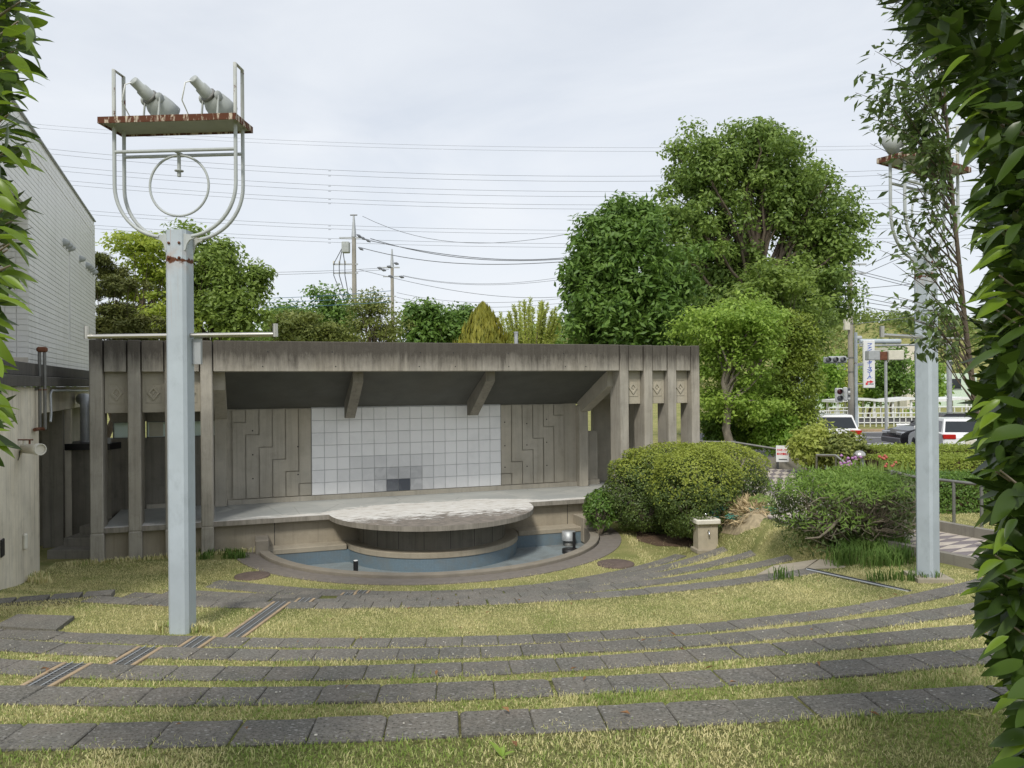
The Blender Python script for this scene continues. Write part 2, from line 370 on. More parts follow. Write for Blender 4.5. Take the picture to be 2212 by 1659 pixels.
def mat_pool(name, c1, c2, cell, straight=False):
    m, t, p, o = mat(name); P = opos(t)
    br = nd(t, 'ShaderNodeTexBrick', Scale=1.); br.offset = 0; br.inputs['Brick Width'].default_value = cell; br.inputs['Row Height'].default_value = cell; br.inputs['Mortar Size'].default_value = cell*.07
    sx = nd(t, 'ShaderNodeSeparateXYZ'); lk(t, P, sx.inputs[0]); cb = nd(t, 'ShaderNodeCombineXYZ')
    if straight: lk(t, sx.outputs[0], cb.inputs[0]); lk(t, sx.outputs[2], cb.inputs[1])
    elif name == 'pool_floor': lk(t, sx.outputs[0], cb.inputs[0]); lk(t, sx.outputs[1], cb.inputs[1])
    else:
        at = nd(t, 'ShaderNodeMath', operation='ARCTAN2'); lk(t, sx.outputs[1], at.inputs[0]); lk(t, sx.outputs[0], at.inputs[1])
        lk(t, mathn(t, 'MULTIPLY', at.outputs[0], 1.86), cb.inputs[0]); lk(t, sx.outputs[2], cb.inputs[1])
    lk(t, cb.outputs[0], br.inputs['Vector']); br.inputs['Color1'].default_value = rgb(c1); br.inputs['Color2'].default_value = rgb(c2); br.inputs['Mortar'].default_value = rgb([x*.78 for x in c1])
    c = mixc(t, mrange(t, noise(t, P, 2.3, 6., .7, .6), .42, .72, 0, .75), br.outputs['Color'], (.16, .165, .155))
    c = mixc(t, mrange(t, noise(t, P, 1.2, 5., .7), .5, .8, 0, .6), c, (.10, .095, .085) if name == 'pool_floor' else (.13, .2, .24))
    lk(t, c, p.inputs['Base Color']); p.inputs['Roughness'].default_value = .5; return m
M['pool_floor'] = mat_pool('pool_floor', (.23, .275, .295), (.28, .325, .34), .03)
M['pool_wall'] = mat_pool('pool_wall', (.135, .195, .24), (.16, .22, .262), .03); M['pool_side'] = mat_pool('pool_wall', (.135, .195, .24), (.16, .22, .262), .03, True)
def mat_deck():
    m, t, p, o = mat('stage_deck'); P = opos(t); sx = nd(t, 'ShaderNodeSeparateXYZ'); lk(t, P, sx.inputs[0]); u, v = sx.outputs[0], sx.outputs[1]
    g = mixc(t, mrange(t, noise(t, P, 1.3, 5., .6, .5), .35, .7), (.36, .375, .365), (.46, .465, .44))
    crack = nd(t, 'ShaderNodeTexVoronoi', Scale=.8, feature='DISTANCE_TO_EDGE'); lk(t, P, crack.inputs['Vector'])
    g = mixc(t, mrange(t, crack.outputs[0], .012, .002, 0, .45), g, (.19, .2, .19))
    n1 = noise(t, mapping(t, P, (.9, 2.4, 1)), 1.6, 7., .68, .5); n2 = noise(t, mapping(t, P, (1.1, 3.2, 1), (0, 0, .15)), 3.2, 7., .7, .4)
    wob = mathn(t, 'MULTIPLY', mathn(t, 'SUBTRACT', n1, .5), 1.5)
    du = mathn(t, 'ABSOLUTE', mathn(t, 'SUBTRACT', u, 6.65))
    lim = mrange(t, du, 1.3, 2.9, .95, .24)                     # the white coat reaches further back above the round apron
    back = mrange(t, mathn(t, 'SUBTRACT', mathn(t, 'ADD', v, wob), lim), .05, -.06)
    bare = (.155, .14, .122)
    gone = mrange(t, mathn(t, 'ADD', n2, mrange(t, v, -2.2, -.2, .33, -.12)), .48, .575)
    white = mixc(t, mrange(t, n2, .42, .62, 0, .8), (.74, .735, .71), (.54, .50, .44))
    front = mixc(t, gone, white, mixc(t, mrange(t, noise(t, P, 7, 5., .7), .35, .65), bare, (.27, .235, .20)))
    c = mixc(t, back, g, front)
    nz = nd(t, 'ShaderNodeNewGeometry'); s2 = nd(t, 'ShaderNodeSeparateXYZ'); lk(t, nz.outputs['Normal'], s2.inputs[0])
    side = mixc(t, mrange(t, noise(t, mapping(t, P, (5, 5, .6)), 2., 6., .7), .4, .7), (.29, .265, .225), (.16, .145, .12))
    c = mixc(t, mrange(t, s2.outputs[2], .3, .6), side, c)
    lk(t, c, p.inputs['Base Color']); p.inputs['Roughness'].default_value = .7; bump(t, p, noise(t, P, 60, 5., .7), .2, .01); return m
M['deck'] = mat_deck()
def mat_tile():
    m, t, p, o = mat('mural_tile'); oi = nd(t, 'ShaderNodeObjectInfo'); P = wpos(t)
    k = noise(t, P, 3.5, 6., .7, .6)
    sepc = nd(t, 'ShaderNodeSeparateColor'); lk(t, oi.outputs['Color'], sepc.inputs[0])
    wear = sepc.outputs[0]
    c = mixc(t, wear, (.88, .885, .89), (.075, .085, .105))
    c = mixc(t, mathn(t, 'MULTIPLY', mrange(t, k, .45, .62), mathn(t, 'MULTIPLY', wear, mathn(t, 'SUBTRACT', 1., wear))), c, (.9, .9, .9))
    c = mixc(t, mrange(t, noise(t, P, 1.6, 6., .65), .5, .75, 0, .25), c, (.42, .44, .46))
    lk(t, c, p.inputs['Base Color']); p.inputs['Roughness'].default_value = .55; return m
M['tile'] = mat_tile(); M['grout'] = simple('painted_grout', (.52, .53, .54), .8)
def mat_walltile():
    m, t, p, o = mat('facade_tile'); P = wpos(t); oi = nd(t, 'ShaderNodeObjectInfo')
    c = mixc(t, oi.outputs['Random'], (.76, .76, .735), (.81, .81, .79))
    c = mixc(t, mrange(t, noise(t, mapping(t, P, (5, 5, .25)), 1.5, 6., .65), .5, .75, 0, .5), c, (.46, .46, .43))
    sx = nd(t, 'ShaderNodeSeparateXYZ'); lk(t, P, sx.inputs[0])
    lk(t, c, p.inputs['Base Color']); p.inputs['Roughness'].default_value = .45; return m
M['walltile'] = mat_walltile()
M['joint'] = simple('tile_joint', (.12, .12, .115), .9)
M['gravel'] = concrete('pebble_wash', (.19, .17, .15), (.06, .055, .05), .4, False, None, 5.)
M['pav_l'] = simple('paver_light', (.47, .42, .36), .85, 0, .15); M['pav_d'] = simple('paver_dark', (.19, .165, .17), .85, 0, .15)
M['drainw'] = simple('drain_concrete', (.36, .27, .17), .9, 0, .2, 10.)

# ---------------------------------------------------------------- terraces: each row is the stone edge of one step, y as a function of x
ROWS = [('S1', 1.785, -2.34, 2.52, (-0.00241, 0.01210, 0.08800, 3.60775)), ('S2', 1.585, -2.99, 3.10, (-0.00057, 0.02552, 0.08840, 4.48998)),
    ('S3', 1.38, -3.67, 3.67, (-0.00217, 0.03092, 0.11332, 5.38954)), ('S4', 1.187, -4.35, 4.82, (0.00024, 0.03492, 0.09008, 6.25881)),
    ('S5', 0.972, -5.02, 5.01, (0.00172, 0.03810, 0.08923, 7.17712)), ('R0', 0.78, -5.08, 4.01, (0.00071, 0.04086, 0.15150, 9.13555)),
    ('R1', 0.594, -5.43, 4.12, (0.00135, 0.05623, 0.21260, 10.01316)), ('R2', 0.39, -5.75, 4.74, (0.00290, 0.07048, 0.24408, 10.93748)),
    ('R3', 0.18, -4.10, 3.93, (0.00288, 0.09788, 0.29226, 11.76098)), ('R4', 0.02, -4.45, 3.08, (0.00503, 0.11176, 0.31974, 12.51807))]
def edge(i, X):
    X = np.asarray(X, float); n, z, a, b, c = ROWS[i]
    xc = np.clip(X, a, b); y = np.polyval(c, xc); d = np.polyval(np.polyder(c), xc)
    return y+np.clip(d, -.5, 1.0)*(X-xc)
LEV = [r[1] for r in ROWS]+[0.0]
def ss(x): x = np.clip(x, 0, 1); return x*x*(3-2*x)
def base_h(X, Y):
    X = np.asarray(X, float); Y = np.asarray(Y, float)
    h = .80*ss((X-3.72)/.9)*(1-ss((Y-21.5)/3.))
    h = np.maximum(h, .35*ss((Y-22)/3.))
    return h
def terrain(X, Y):
    X = np.asarray(X, float); Y = np.asarray(Y, float)
    k = np.zeros(X.shape, int)
    for i in range(10): k += (Y > edge(i, X))
    z = np.array(LEV)[k]
    # left of the slab path and right of the rows the steps melt into slopes
    zs = np.interp(0, [0], [0])+np.zeros(X.shape)
    E_ = np.array([edge(i, X) for i in range(10)])
    zz = np.full(X.shape, LEV[0])
    for i in range(9):
        t = np.clip((Y-E_[i])/np.maximum(E_[i+1]-E_[i], .05), 0, 1)
        zz = np.where(Y > E_[i], (LEV[i]+LEV[i+1])/2*(1-t)+(LEV[i+1]+LEV[i+2])/2*t, zz)
    zz = np.where(Y > E_[9], 0.01, zz)
    soft = ((X < -5.15) & (Y > E_[5]-.05))
    z = np.where(soft, zz, z)
    return np.maximum(z, base_h(X, Y))
DISC = np.array([-1.78, 16.84]); TH = R(19.12); UD = np.array([math.cos(TH), math.sin(TH)]); VD = np.array([-math.sin(TH), math.cos(TH)])
def build_ground():
    xs = np.unique(np.round(np.concatenate([[-500, -200, -80, -40, -25, -16, -12], np.arange(-9.5, 9.51, .1), [10, 11, 12, 14, 17, 20, 26, 40, 80, 200, 500]]), 3))
    cols = []
    for x in xs:
        E_ = [float(edge(i, x)) for i in range(10)]
        for i in range(1, 10): E_[i] = max(E_[i], E_[i-1]+.15)
        p = [(-60., LEV[0]), (-5., LEV[0]), (2., LEV[0])]
        soft = x < -5.15
        for i in range(10):
            if soft and i >= 5: p += [(E_[i], (LEV[i]+LEV[i+1])/2), (E_[i]+.004, (LEV[i]+LEV[i+1])/2)]
            else: p += [(E_[i]-.002, LEV[i]), (E_[i]+.002, LEV[i+1])]
            nx = E_[i+1] if i < 9 else None
            if nx:
                for q in (.33, .66):
                    zz = LEV[i+1]
                    if soft and i >= 5: zz = (LEV[i]+LEV[i+1])/2*(1-q)+(LEV[i+1]+(LEV[i+2]))/2*q
                    p.append((E_[i]+(nx-E_[i])*q, zz))
        y0 = E_[9]+.01
        y1 = max(19.5, y0+1.5)
        for q in np.linspace(0, 1, 71)[1:]: p.append((y0+(y1-y0)*q, 0.))
        for q in (y1+1, y1+2, y1+3, 25, 27, 30, 45, 80, 200, 900): p.append((max(q, p[-1][0]+.05), 0.))
        cols.append([(x, y, max(z, float(base_h(x, y)))) for y, z in p])
    m = len(cols[0]); V_ = np.array(cols).reshape(-1, 3); n = len(xs)
    i, j = np.meshgrid(np.arange(n-1), np.arange(m-1), indexing='ij')
    a = (i*m+j).ravel(); F_ = np.stack([a, a+m, a+m+1, a+1], 1)
    cen = V_[F_].mean(1); rel = cen[:, :2]-DISC
    inside = (np.hypot(rel[:, 0], rel[:, 1]) < 3.86) & ((rel@VD) < .3)
    me = np_mesh('ground', V_, F_[~inside]); return link('ground', me, M['ground'], kind='structure', label='terraced turf ground stepping down to the stage')
build_ground()

# stone slabs: one object each, along every row
SL, SW, ST = .325, .232, .07
def slab_mesh():
    # a worn slab: slightly uneven outline with a chipped corner or edge, rounded arris
    P = []
    x0, x1, y0, y1 = -SL/2+.0015, SL/2-.0015, -SW, .012; j = lambda q: random.uniform(-q, q)
    for (a, b) in (((x0, y0), (x1, y0)), ((x1, y0), (x1, y1)), ((x1, y1), (x0, y1)), ((x0, y1), (x0, y0))):
        for q in (0, .3, .7): P.append((a[0]+(b[0]-a[0])*q+(j(.0015) if a[0] == b[0] else 0), a[1]+(b[1]-a[1])*q+j(.0035 if a[0] != b[0] else 0)))
    k = random.choice((0, 3, 6, 9)); ch = random.uniform(.004, .028); c = P[k]; sx_, sy_ = (1 if c[0] < 0 else -1), (1 if c[1] < -.1 else -1); P[k:k+1] = [(c[0]+(0 if k in (0, 6) else sx_*ch), c[1]+(sy_*ch if k in (0, 6) else 0)), (c[0]+(sx_*ch if k in (0, 6) else 0), c[1]+(0 if k in (0, 6) else sy_*ch))]
    n = len(P); ce = (0, (y0+y1)/2); ins = [(ce[0]+(p[0]-ce[0])*.968, ce[1]+(p[1]-ce[1])*.955) for p in P]
    v = [(p[0], p[1], -ST) for p in P]+[(p[0], p[1], -.006) for p in P]+[(p[0], p[1], random.uniform(-.0015, .001)) for p in ins]
    f = [(i, (i+1) % n, n+(i+1) % n, n+i) for i in range(n)]+[(n+i, n+(i+1) % n, 2*n+(i+1) % n, 2*n+i) for i in range(n)]+[tuple(range(2*n, 3*n))]
    return MB().add(v, f).mesh('paving_slab')
slab_me = [slab_mesh() for _ in range(14)]
DRX = lambda y: -2.72+(y-8.98)*(.0955)          # the drain runs down the terraces along this line
rowlab = ['nearest dark stone step edge, crossing the bottom of the view', 'second dark stone step edge from the camera', 'third dark stone step edge from the camera, cut by the drain grate', 'fourth dark stone step edge from the camera, just below the lawn steps', 'fifth dark stone step edge, bordering the near side of the open lawn',
    'long grey slab row along the far side of the open lawn', 'grey slab row one step below the far lawn edge', 'grey slab row ending beside the drinking fountain, second step below the lawn', 'grey slab row curving up to the drinking fountain foot', 'lowest grey slab row, nearest the pool']
rowrange = [(-3.2, 3.3), (-3.9, 4.2), (-4.6, 5.), (-5.2, 5.9), (-5.9, 6.0), (-4.95, 4.05), (-4.95, 4.45), (-4.9, 4.75), (-4.5, 3.95), (-4.75, 3.1)]
SLABS = []
for i, (nm, z, xa, xb, c) in enumerate(ROWS):
    x0, x1 = rowrange[i]
    rt = empty('stone_step', (0, 0, z), label=rowlab[i], kind='structure', group='stone edged terrace steps')
    # riser under the slabs
    X = np.linspace(x0, x1, 60); Y = edge(i, X); b = MB()
    vv = [(x, y-.006, -ST*.8) for x, y in zip(X, Y)]+[(x, y-.006, -.22) for x, y in zip(X, Y)]
    vv += [(x, y-.16, -ST*.8) for x, y in zip(X, Y)]+[(x, y-.16, -.22) for x, y in zip(X, Y)]
    n = len(X)
    ff = [(k, k+1, n+k+1, n+k) for k in range(n-1)]+[(2*n+k, 3*n+k, 3*n+k+1, 2*n+k+1) for k in range(n-1)]+[(k, 2*n+k, 2*n+k+1, k+1) for k in range(n-1)]
    b.add(vv, ff).build('riser', M['concrete_dark'], rt)
    def lay(x, x_end, sg):
        while (x_end-x)*sg > 0:
            a = math.atan(float(edge(i, x+.05)-edge(i, x-.05))/.1); xc = x+sg*SL/2*math.cos(a); y = float(edge(i, xc)); a = math.atan(float(edge(i, xc+.05)-edge(i, xc-.05))/.1)
            if i == 5 and xc > 3.9: break
            link('paving_slab', slab_me[random.randrange(14)], M['slab'], rt, (xc, y+random.uniform(-.005, .005), .012+random.uniform(-.003, .003)), (random.gauss(0, .006), random.gauss(0, .006), a+random.gauss(0, .006)))
            x += sg*(SL+.0005+(random.uniform(.006, .022) if random.random() < .12 else 0))*math.cos(a)
    xd = DRX(float(edge(i, -2.9))-.1)
    if xd > x0: lay(xd+.112, x1, 1); lay(xd-.112, x0, -1)
    else: lay(x0, x1, 1)
# straight slab path running off to the left wall
rt = empty('slab_path', (0, 0, 0), label='straight band of grey slabs running from the left wall to the step rows', kind='structure')
pa, pb = np.array([-6.35, 9.22]), np.array([-5.02, 9.63]); L_ = np.linalg.norm(pb-pa); d_ = (pb-pa)/L_; k = 0
while k*.36 < L_:
    q = pa+d_*(k*.36+.17); link('paving_slab', slab_me[k % 14], M['slab'], rt, (q[0], q[1], .79), (0, 0, math.atan2(d_[1], d_[0])))
    k += 1
# single old slab lying in the lawn at the left
o = MB().prism([(-5.49, 8.10), (-4.75, 7.96), (-4.83, 8.44), (-5.5, 8.52)], -.02, .035).build('stone_block', M['slab'], None, (0, 0, .785), label='broad dark stone slab lying in the grass at the far left', cat='stone slab')
# concrete flags at the right end of the lawn
fl = empty('concrete_paving', (0, 0, .79), label='pale concrete flags at the right end of the upper slab row', kind='structure')
for poly in ([(3.2, 10.12), (3.9, 10.36), (4.35, 10.98), (3.6, 10.62)], [(3.93, 10.38), (4.75, 10.55), (4.72, 10.80), (4.38, 10.98)]):
    MB().prism(poly, -.25, .0).build('paving_slab', M['concrete_low'], fl)

# drain grates, one per tread
def drain(y0, y1, z, label, wd=.19, xf=DRX, rot=None):
    L = y1-y0; xm = (xf(y0)+xf(y1))/2; ang = math.atan2(xf(y0)-xf(y1), L) if rot is None else rot
    t = empty('drain_grate', (xm, (y0+y1)/2, z), ang, label=label, cat='drain', group='drain grates stepping down the terraces')
    for s in (-1, 1): box('drain_edge', M['drainw'], t, s*wd/2-.016, s*wd/2+.016, -L/2, L/2, -.06, .016, .004)
    box('drain_bed', M['black'], t, -wd/2, wd/2, -L/2, L/2, -.02, .004)  # black sheet paints in the shade of the open channel pit
    b = MB(); k = -L/2+.015
    while k < L/2-.01: b.box(-wd/2+.018, wd/2-.018, k, k+.010, .004, .013); k += .032
    b.build('grate_bars', M['galvd'], t)
    for s in (-1, 1): MB().tube([(s*.038, -L/2, .016), (s*.038, L/2, .016)], .0045, 6).build('grate_rod', M['galv'], t)
dl = ['drain grate crossing the open lawn beside the left pole', 'drain grate on the first tread below the left pole foot', 'drain grate on the middle tread left of centre', 'drain grate on the nearest tread, lowest at left', 'short drain grate piece in the slab row just past the lawn', 'tiny drain grate piece two rows past the lawn', 'tiny farthest drain grate piece by the lowest slab row']
ev = lambda i, y=None: float(edge(i, DRX(edge(i, -2.8))))
for (a, b_, z, l) in [(ev(4)+.01, ev(5), .782, dl[0]), (ev(3)+.01, ev(4), .976, dl[1]), (ev(2)+.01, ev(3), 1.19, dl[2]), (ev(1)+.01, ev(2), 1.384, dl[3]), (ev(5)+.3, ev(6), .60, dl[4]), (ev(7)+.3, ev(8), .185, dl[5]), (ev(8)+.3, ev(9), .03, dl[6])]: drain(a, b_, z, l)
t = empty('drain_channel', (0, 0, .80), label='narrow steel edged drain along the right end of the lawn', cat='drain')
a_, b_ = Vector((3.97, 10.36, 0)), Vector((4.76, 9.22, 0)); s_ = (b_-a_).cross(Vector((0, 0, 1))).normalized()
for off, mm in ((-.03, 'galv'), (.03, 'galv'), (0, 'black')): MB().tube([a_+s_*off, b_+s_*off], .012 if mm == 'galv' else .02, 6).build('drain_edge' if mm == 'galv' else 'drain_bed', M[mm], t)

# ---------------------------------------------------------------- stage building, local frame: x along the front, y into the building, z up
SO = (-8.016, 14.541, 0.)
stage = empty('concrete_stage', SO, TH, label='open air concrete stage with round apron, slotted side columns and white tiled back wall', cat='stage')
W_ = 13.39; Cm = 'concrete'
def scol(x, label=None):
    c = MB()
    c.box(x+.006, x+.229, .004, .55, .545, 4.236, .016); c.box(x, x+.235, 0, .55, -.3, .533, .014); c.box(x+.012, x+.223, .012, .54, .53, .548)
    return c.build('column', M['concrete'], stage)
cx = [0, .655, 1.31, 1.955]; colx = cx+[W_-.235-x for x in cx][::-1]
for x in colx: scol(x)
dia_o = [(.115, 0), (0, .155), (-.115, 0), (0, -.155)]; dia_i = [(.062, 0), (0, .09), (-.062, 0), (0, -.09)]
for grp in (colx[:4], colx[4:]):
    for a, b in zip(grp[:-1], grp[1:]):
        x0, x1 = a+.238, b-.003; xm = (x0+x1)/2
        box('lintel_block', M['concrete'], stage, x0+.014, x1-.014, .03, .5, 3.616, 4.228, .012)
        pn = MB().box(x0, x1, .20, .34, 2.822, 3.63, .006).build('relief_panel', M['concrete_panel'], stage)
        fr = MB(); yy = .2
        for (p, q, r_, s_) in ((-.13, .13, .58, .592), (-.13, .13, .205, .217), (-.136, -.124, .205, .592), (.124, .136, .205, .592)): fr.box(xm+p, xm+q, yy-.010, yy+.01, 2.822+r_-.02, 2.822+s_-.02)
        fr.build('relief_border', M['concrete_panel'], pn)
        Mx = Matrix.Translation((xm, yy+.01, 2.822+.38)) @ Matrix.Rotation(R(90), 4, 'X')
        dm = MB(); n = 4
        v = [(x, y, 0) for x, y in dia_o]+[(x*.95, y*.95, .034) for x, y in dia_o]+[(x, y, .034) for x, y in dia_i]+[(x*.8, y*.8, .006) for x, y in dia_i]
        f = []
        for L0, L1 in ((0, 4), (4, 8), (8, 12)): f += [(L0+k, L0+(k+1) % 4, L1+(k+1) % 4, L1+k) for k in range(4)]
        dm.add(v, f+[(12, 13, 14, 15)], M=Mx)
        dm.add([(x*.42, y*.42, .006) for x, y in dia_i]+[(x*.3, y*.3, .03) for x, y in dia_i], [(k, (k+1) % 4, 4+(k+1) % 4, 4+k) for k in range(4)]+[(4, 5, 6, 7)], M=Mx)
        dm.build('diamond_relief', M['concrete_panel'], pn)
# main lintel, roof slab, ceiling
box('lintel', M['concrete'], stage, 2.205, 11.185, .012, .42, 3.616, 4.24, .014)
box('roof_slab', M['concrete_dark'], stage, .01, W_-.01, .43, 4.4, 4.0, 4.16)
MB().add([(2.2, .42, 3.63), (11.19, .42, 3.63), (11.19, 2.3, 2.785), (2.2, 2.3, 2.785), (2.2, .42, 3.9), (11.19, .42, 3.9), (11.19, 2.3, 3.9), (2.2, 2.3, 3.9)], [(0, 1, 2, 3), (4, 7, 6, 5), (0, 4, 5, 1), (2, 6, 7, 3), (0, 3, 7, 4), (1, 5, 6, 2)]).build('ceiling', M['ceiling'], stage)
def beam(u0, u1, m='concrete_dark'):
    pr = [(.42, 3.62), (.42, 3.40), (1.82, 2.56), (2.02, 2.56), (2.02, 2.92)]
    v = [(u0, y, z) for y, z in pr]+[(u1, y, z) for y, z in pr]; n = 5
    MB().add(v, [tuple(range(n)), tuple(range(2*n-1, n-1, -1))]+[(k, n+k, n+(k+1) % n, (k+1) % n) for k in range(n)]).build('ceiling_beam', M[m], stage)
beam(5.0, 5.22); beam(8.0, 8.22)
for u0 in (2.14, 11.04):
    pr = [(.40, 3.62), (.40, 3.25), (1.95, 2.60), (2.2, 2.60), (2.2, 2.95)]; v = [(u0+.02, y, z) for y, z in pr]+[(u0+.27, y, z) for y, z in pr]; n = 5
    MB().add(v, [tuple(range(n)), tuple(range(2*n-1, n-1, -1))]+[(k, n+k, n+(k+1) % n, (k+1) % n) for k in range(n)]).build('ceiling_beam', M['concrete_back'], stage)
    box('post', M['concrete_back'], stage, u0, u0+.25, 2.02, 2.3, .63, 2.75, .01)
# wings: back walls, low screen walls, side openings
box('wing_wall', M['concrete_dark'], stage, .02, 2.195, 2.4, 2.6, .0, 2.19); box('wing_wall', M['concrete_dark'], stage, .02, 2.195, 2.4, 2.6, 2.56, 4.0)
box('wing_pilaster', M['concrete_dark'], stage, .45, .70, 2.3, 2.398, .63, 3.9); box('wing_pilaster', M['concrete_dark'], stage, 1.32, 1.42, 2.3, 2.398, .63, 3.9)
for a, b in ((.05, .44), (.72, 1.30), (1.44, 2.17)):
    wn = box('window', M['pale'], stage, a+.02, b-.02, 2.44, 2.455, 2.21, 2.54)
    fr = MB(); fr.box(a, b, 2.402, 2.46, 2.19, 2.21).box(a, b, 2.402, 2.46, 2.54, 2.56).box(a, a+.02, 2.402, 2.46, 2.21, 2.54).box(b-.02, b, 2.402, 2.46, 2.21, 2.54); fr.build('window_frame', M['galvd'], wn)
    if a == .72: box('window_notice', M['cream'], wn, a+.05, a+.34, 2.43, 2.438, 2.22, 2.53)
box('kick_strip', M['concrete_back'], stage, .72, 1.31, 2.33, 2.398, .63, .72)
box('wing_screen', M['concrete_back'], stage, 11.32, 11.72, 2.35, 2.48, .63, 2.05, .01); box('wing_screen', M['concrete_back'], stage, 11.75, 12.6, 2.7, 2.85, .63, 3.6, .01)
box('wing_screen', M['concrete_back'], stage, 12.75, 12.95, 1.6, 3.1, .63, 3.6, .01); box('wing_beam', M['concrete_back'], stage, 11.3, W_, 2.2, 2.5, 2.9, 3.9)
box('kick_strip', M['concrete_back'], stage, 11.32, 11.74, 2.30, 2.36, .63, .76)
# back wall: base strip, side relief fields of stepped bands, tiled centre
MOD, U1, Z1 = .2925, 4.26, .745
box('back_wall', M['concrete_back'], stage, 2.2, 11.05, 2.27, 2.6, .2, 4.0)
box('kick_strip', M['concrete_back'], stage, 2.4, 11.04, 2.19, 2.28, .625, .738, .006)
def cell_poly(k, ncol, nrow, g=.011):
    """band k of the stepped relief in column/row units (row 0 on top)"""
    if k < 0: pts = [(0, 0), (1, 0), (1, 1), (0, 1)]
    elif k >= ncol-1: pts = [(ncol-1, nrow-1), (ncol, nrow-1), (ncol, nrow), (ncol-1, nrow)]
    else: pts = [(k+1, 0), (k+2, 0), (k+2, k+2), (k+1, k+2), (k+1, nrow), (k, nrow), (k, k+1), (k+1, k+1)]
    P = [Vector((x*MOD, (nrow-y)*MOD)) for x, y in pts]; A = sum(P[i].x*P[(i+1) % len(P)].y-P[(i+1) % len(P)].x*P[i].y for i in range(len(P)))
    if A < 0: P.reverse()
    out = []
    for i in range(len(P)):
        a = (P[i]-P[i-1]).normalized(); b = (P[(i+1) % len(P)]-P[i]).normalized()
        na, nb = Vector((-a.y, a.x)), Vector((-b.y, b.x)); out.append(P[i]+(na+nb)*g)
    return out
for side in (0, 1):
    for k in range(-1, 6):
        P = cell_poly(k, 6, 7); u0 = U1-6*MOD if side == 0 else U1+16*MOD
        if side: P = [Vector((6*MOD-p.x, p.y)) for p in P][::-1]
        Mx = Matrix(((1, 0, 0, u0), (0, 0, 1, 2.23), (0, 1, 0, Z1), (0, 0, 0, 1)))
        MB().prism([tuple(p) for p in P], 0, .05, Mx).build('relief_band', M['concrete_back'], stage)
th = MB()
for (u, z) in [(2.95, 1.2), (2.95, 1.75), (2.95, 2.3), (3.95, 1.25), (3.95, 1.9), (9.05, 1.2), (9.05, 1.75), (9.05, 2.35), (9.65, 1.2), (9.65, 1.75), (9.65, 2.3), (10.2, 1.2), (10.2, 1.8), (10.2, 2.4)]:
    th.lathe([(.0, .0), (.017, .0), (.017, .002)], 10, axis_M((u, 2.2285, z), (0, -1, 0)))
for u in (3.2, 4.6, 6.4, 7.2, 8.5, 9.7, 10.4):
    for z in (3.72, 4.02): th.lathe([(.0, .0), (.014, .0), (.014, .002)], 10, axis_M((u+random.uniform(-.1, .1), .0105, z), (0, -1, 0)))
th.build('tie_hole_shade', M['black'], stage, kind='stuff')  # flat black discs paint the shade inside recessed tie holes
tile_me = MB().box(-MOD/2+.006, MOD/2-.006, -.012, .02, -MOD/2+.006, MOD/2-.006, .004).mesh('tile')
box('tile_bed', M['grout'], stage, U1, U1+16*MOD, 2.232, 2.262, Z1, Z1+7*MOD+.02)
darkmap = {(6, 6): .95, (7, 6): 1., (5, 6): .62, (8, 6): .72, (5, 5): .7, (6, 5): .72, (7, 5): .66, (8, 5): .7, (4, 5): .42, (9, 5): .35, (4, 6): .4, (9, 6): .42, (3, 6): .3, (3, 5): .3, (4, 4): .38, (5, 4): .42, (6, 4): .36, (7, 4): .34, (8, 4): .33, (3, 4): .33, (9, 4): .25, (10, 5): .2, (10, 6): .24, (2, 5): .22, (2, 6): .18}
for i in range(16):
    for j in range(7):
        o = link('tile', tile_me, M['tile'], stage, (U1+(i+.5)*MOD, 2.225+random.uniform(-.001, .001), Z1+(6-j+.5)*MOD), (random.gauss(0, .002), 0, random.gauss(0, .002)))
        d = darkmap.get((i, j), max(0, .16-.03*abs(i-6.5)+.02*(j-3))+random.uniform(0, .07)); d = d if d > .9 else d*.72; o.color = (d, d, d, 1)
# deck slab with the round apron, drum below
dk = MB(); n = 48; ac = (6.65, .124); rr = 2.22
a0 = math.asin((.03-ac[1])/rr)
arc_ = [(ac[0]+rr*math.cos(q), ac[1]+rr*math.sin(q)) for q in np.linspace(-math.pi-a0, a0, n)]
poly = [(.2, .06), (2.2, .03)]+arc_+[(11.19, .03), (13.2, .06), (13.2, 3.0), (.2, 3.0)]
dk.prism(poly, .53, .63).build('deck', M['deck'], stage)
box('under_wall', M['concrete_low'], stage, .2, 13.2, .2, .5, -.5, .528)
jm = MB()
for u in (3.35, 9.9, 10.35): box('joint', M['black'], stage, u-.006, u+.006, .1965, .21, -.2, .52)
MB().arc([(1.3, -.3), (1.6, -.3), (1.6, .529), (1.3, .529)], math.pi, 2*math.pi, 64, Matrix.Translation((ac[0], ac[1], 0))).build('drum', M['concrete_dark'], stage)
dj = MB()
for q in np.linspace(math.pi+.25, 2*math.pi-.25, 9): MB().box(1.597, 1.603, -.004, .004, .05, .52, 0, Matrix.Translation((ac[0], ac[1], 0)) @ Matrix.Rotation(q, 4, 'Z')).build('joint', M['black'], stage)
# side steps at the stage's left
stp = empty('side_steps', (0, 0, 0), label='dark concrete steps between the left building and the stage', cat='steps')
for k in range(3):
    q = aty(262-k*14, 1180, 15.2+k*.35)
    box('step', M['concrete_dark'], stp, -9.05+k*.13, -8.15+.06*k-k*.1, 14.9+k*.33, 16.5, -.1, .17+k*.17, .01)
# small grey vent pipe on the roof
pv = aty(1115, 740, 20.2); MB().tube([(pv[0], pv[1], 4.1), (pv[0], pv[1], 4.66)], .05, 12).tube([(pv[0], pv[1], 4.66), (pv[0], pv[1], 4.70)], .06, 12).build('roof_pipe', M['galv'], None, label='short grey vent pipe standing on the stage roof', cat='pipe')

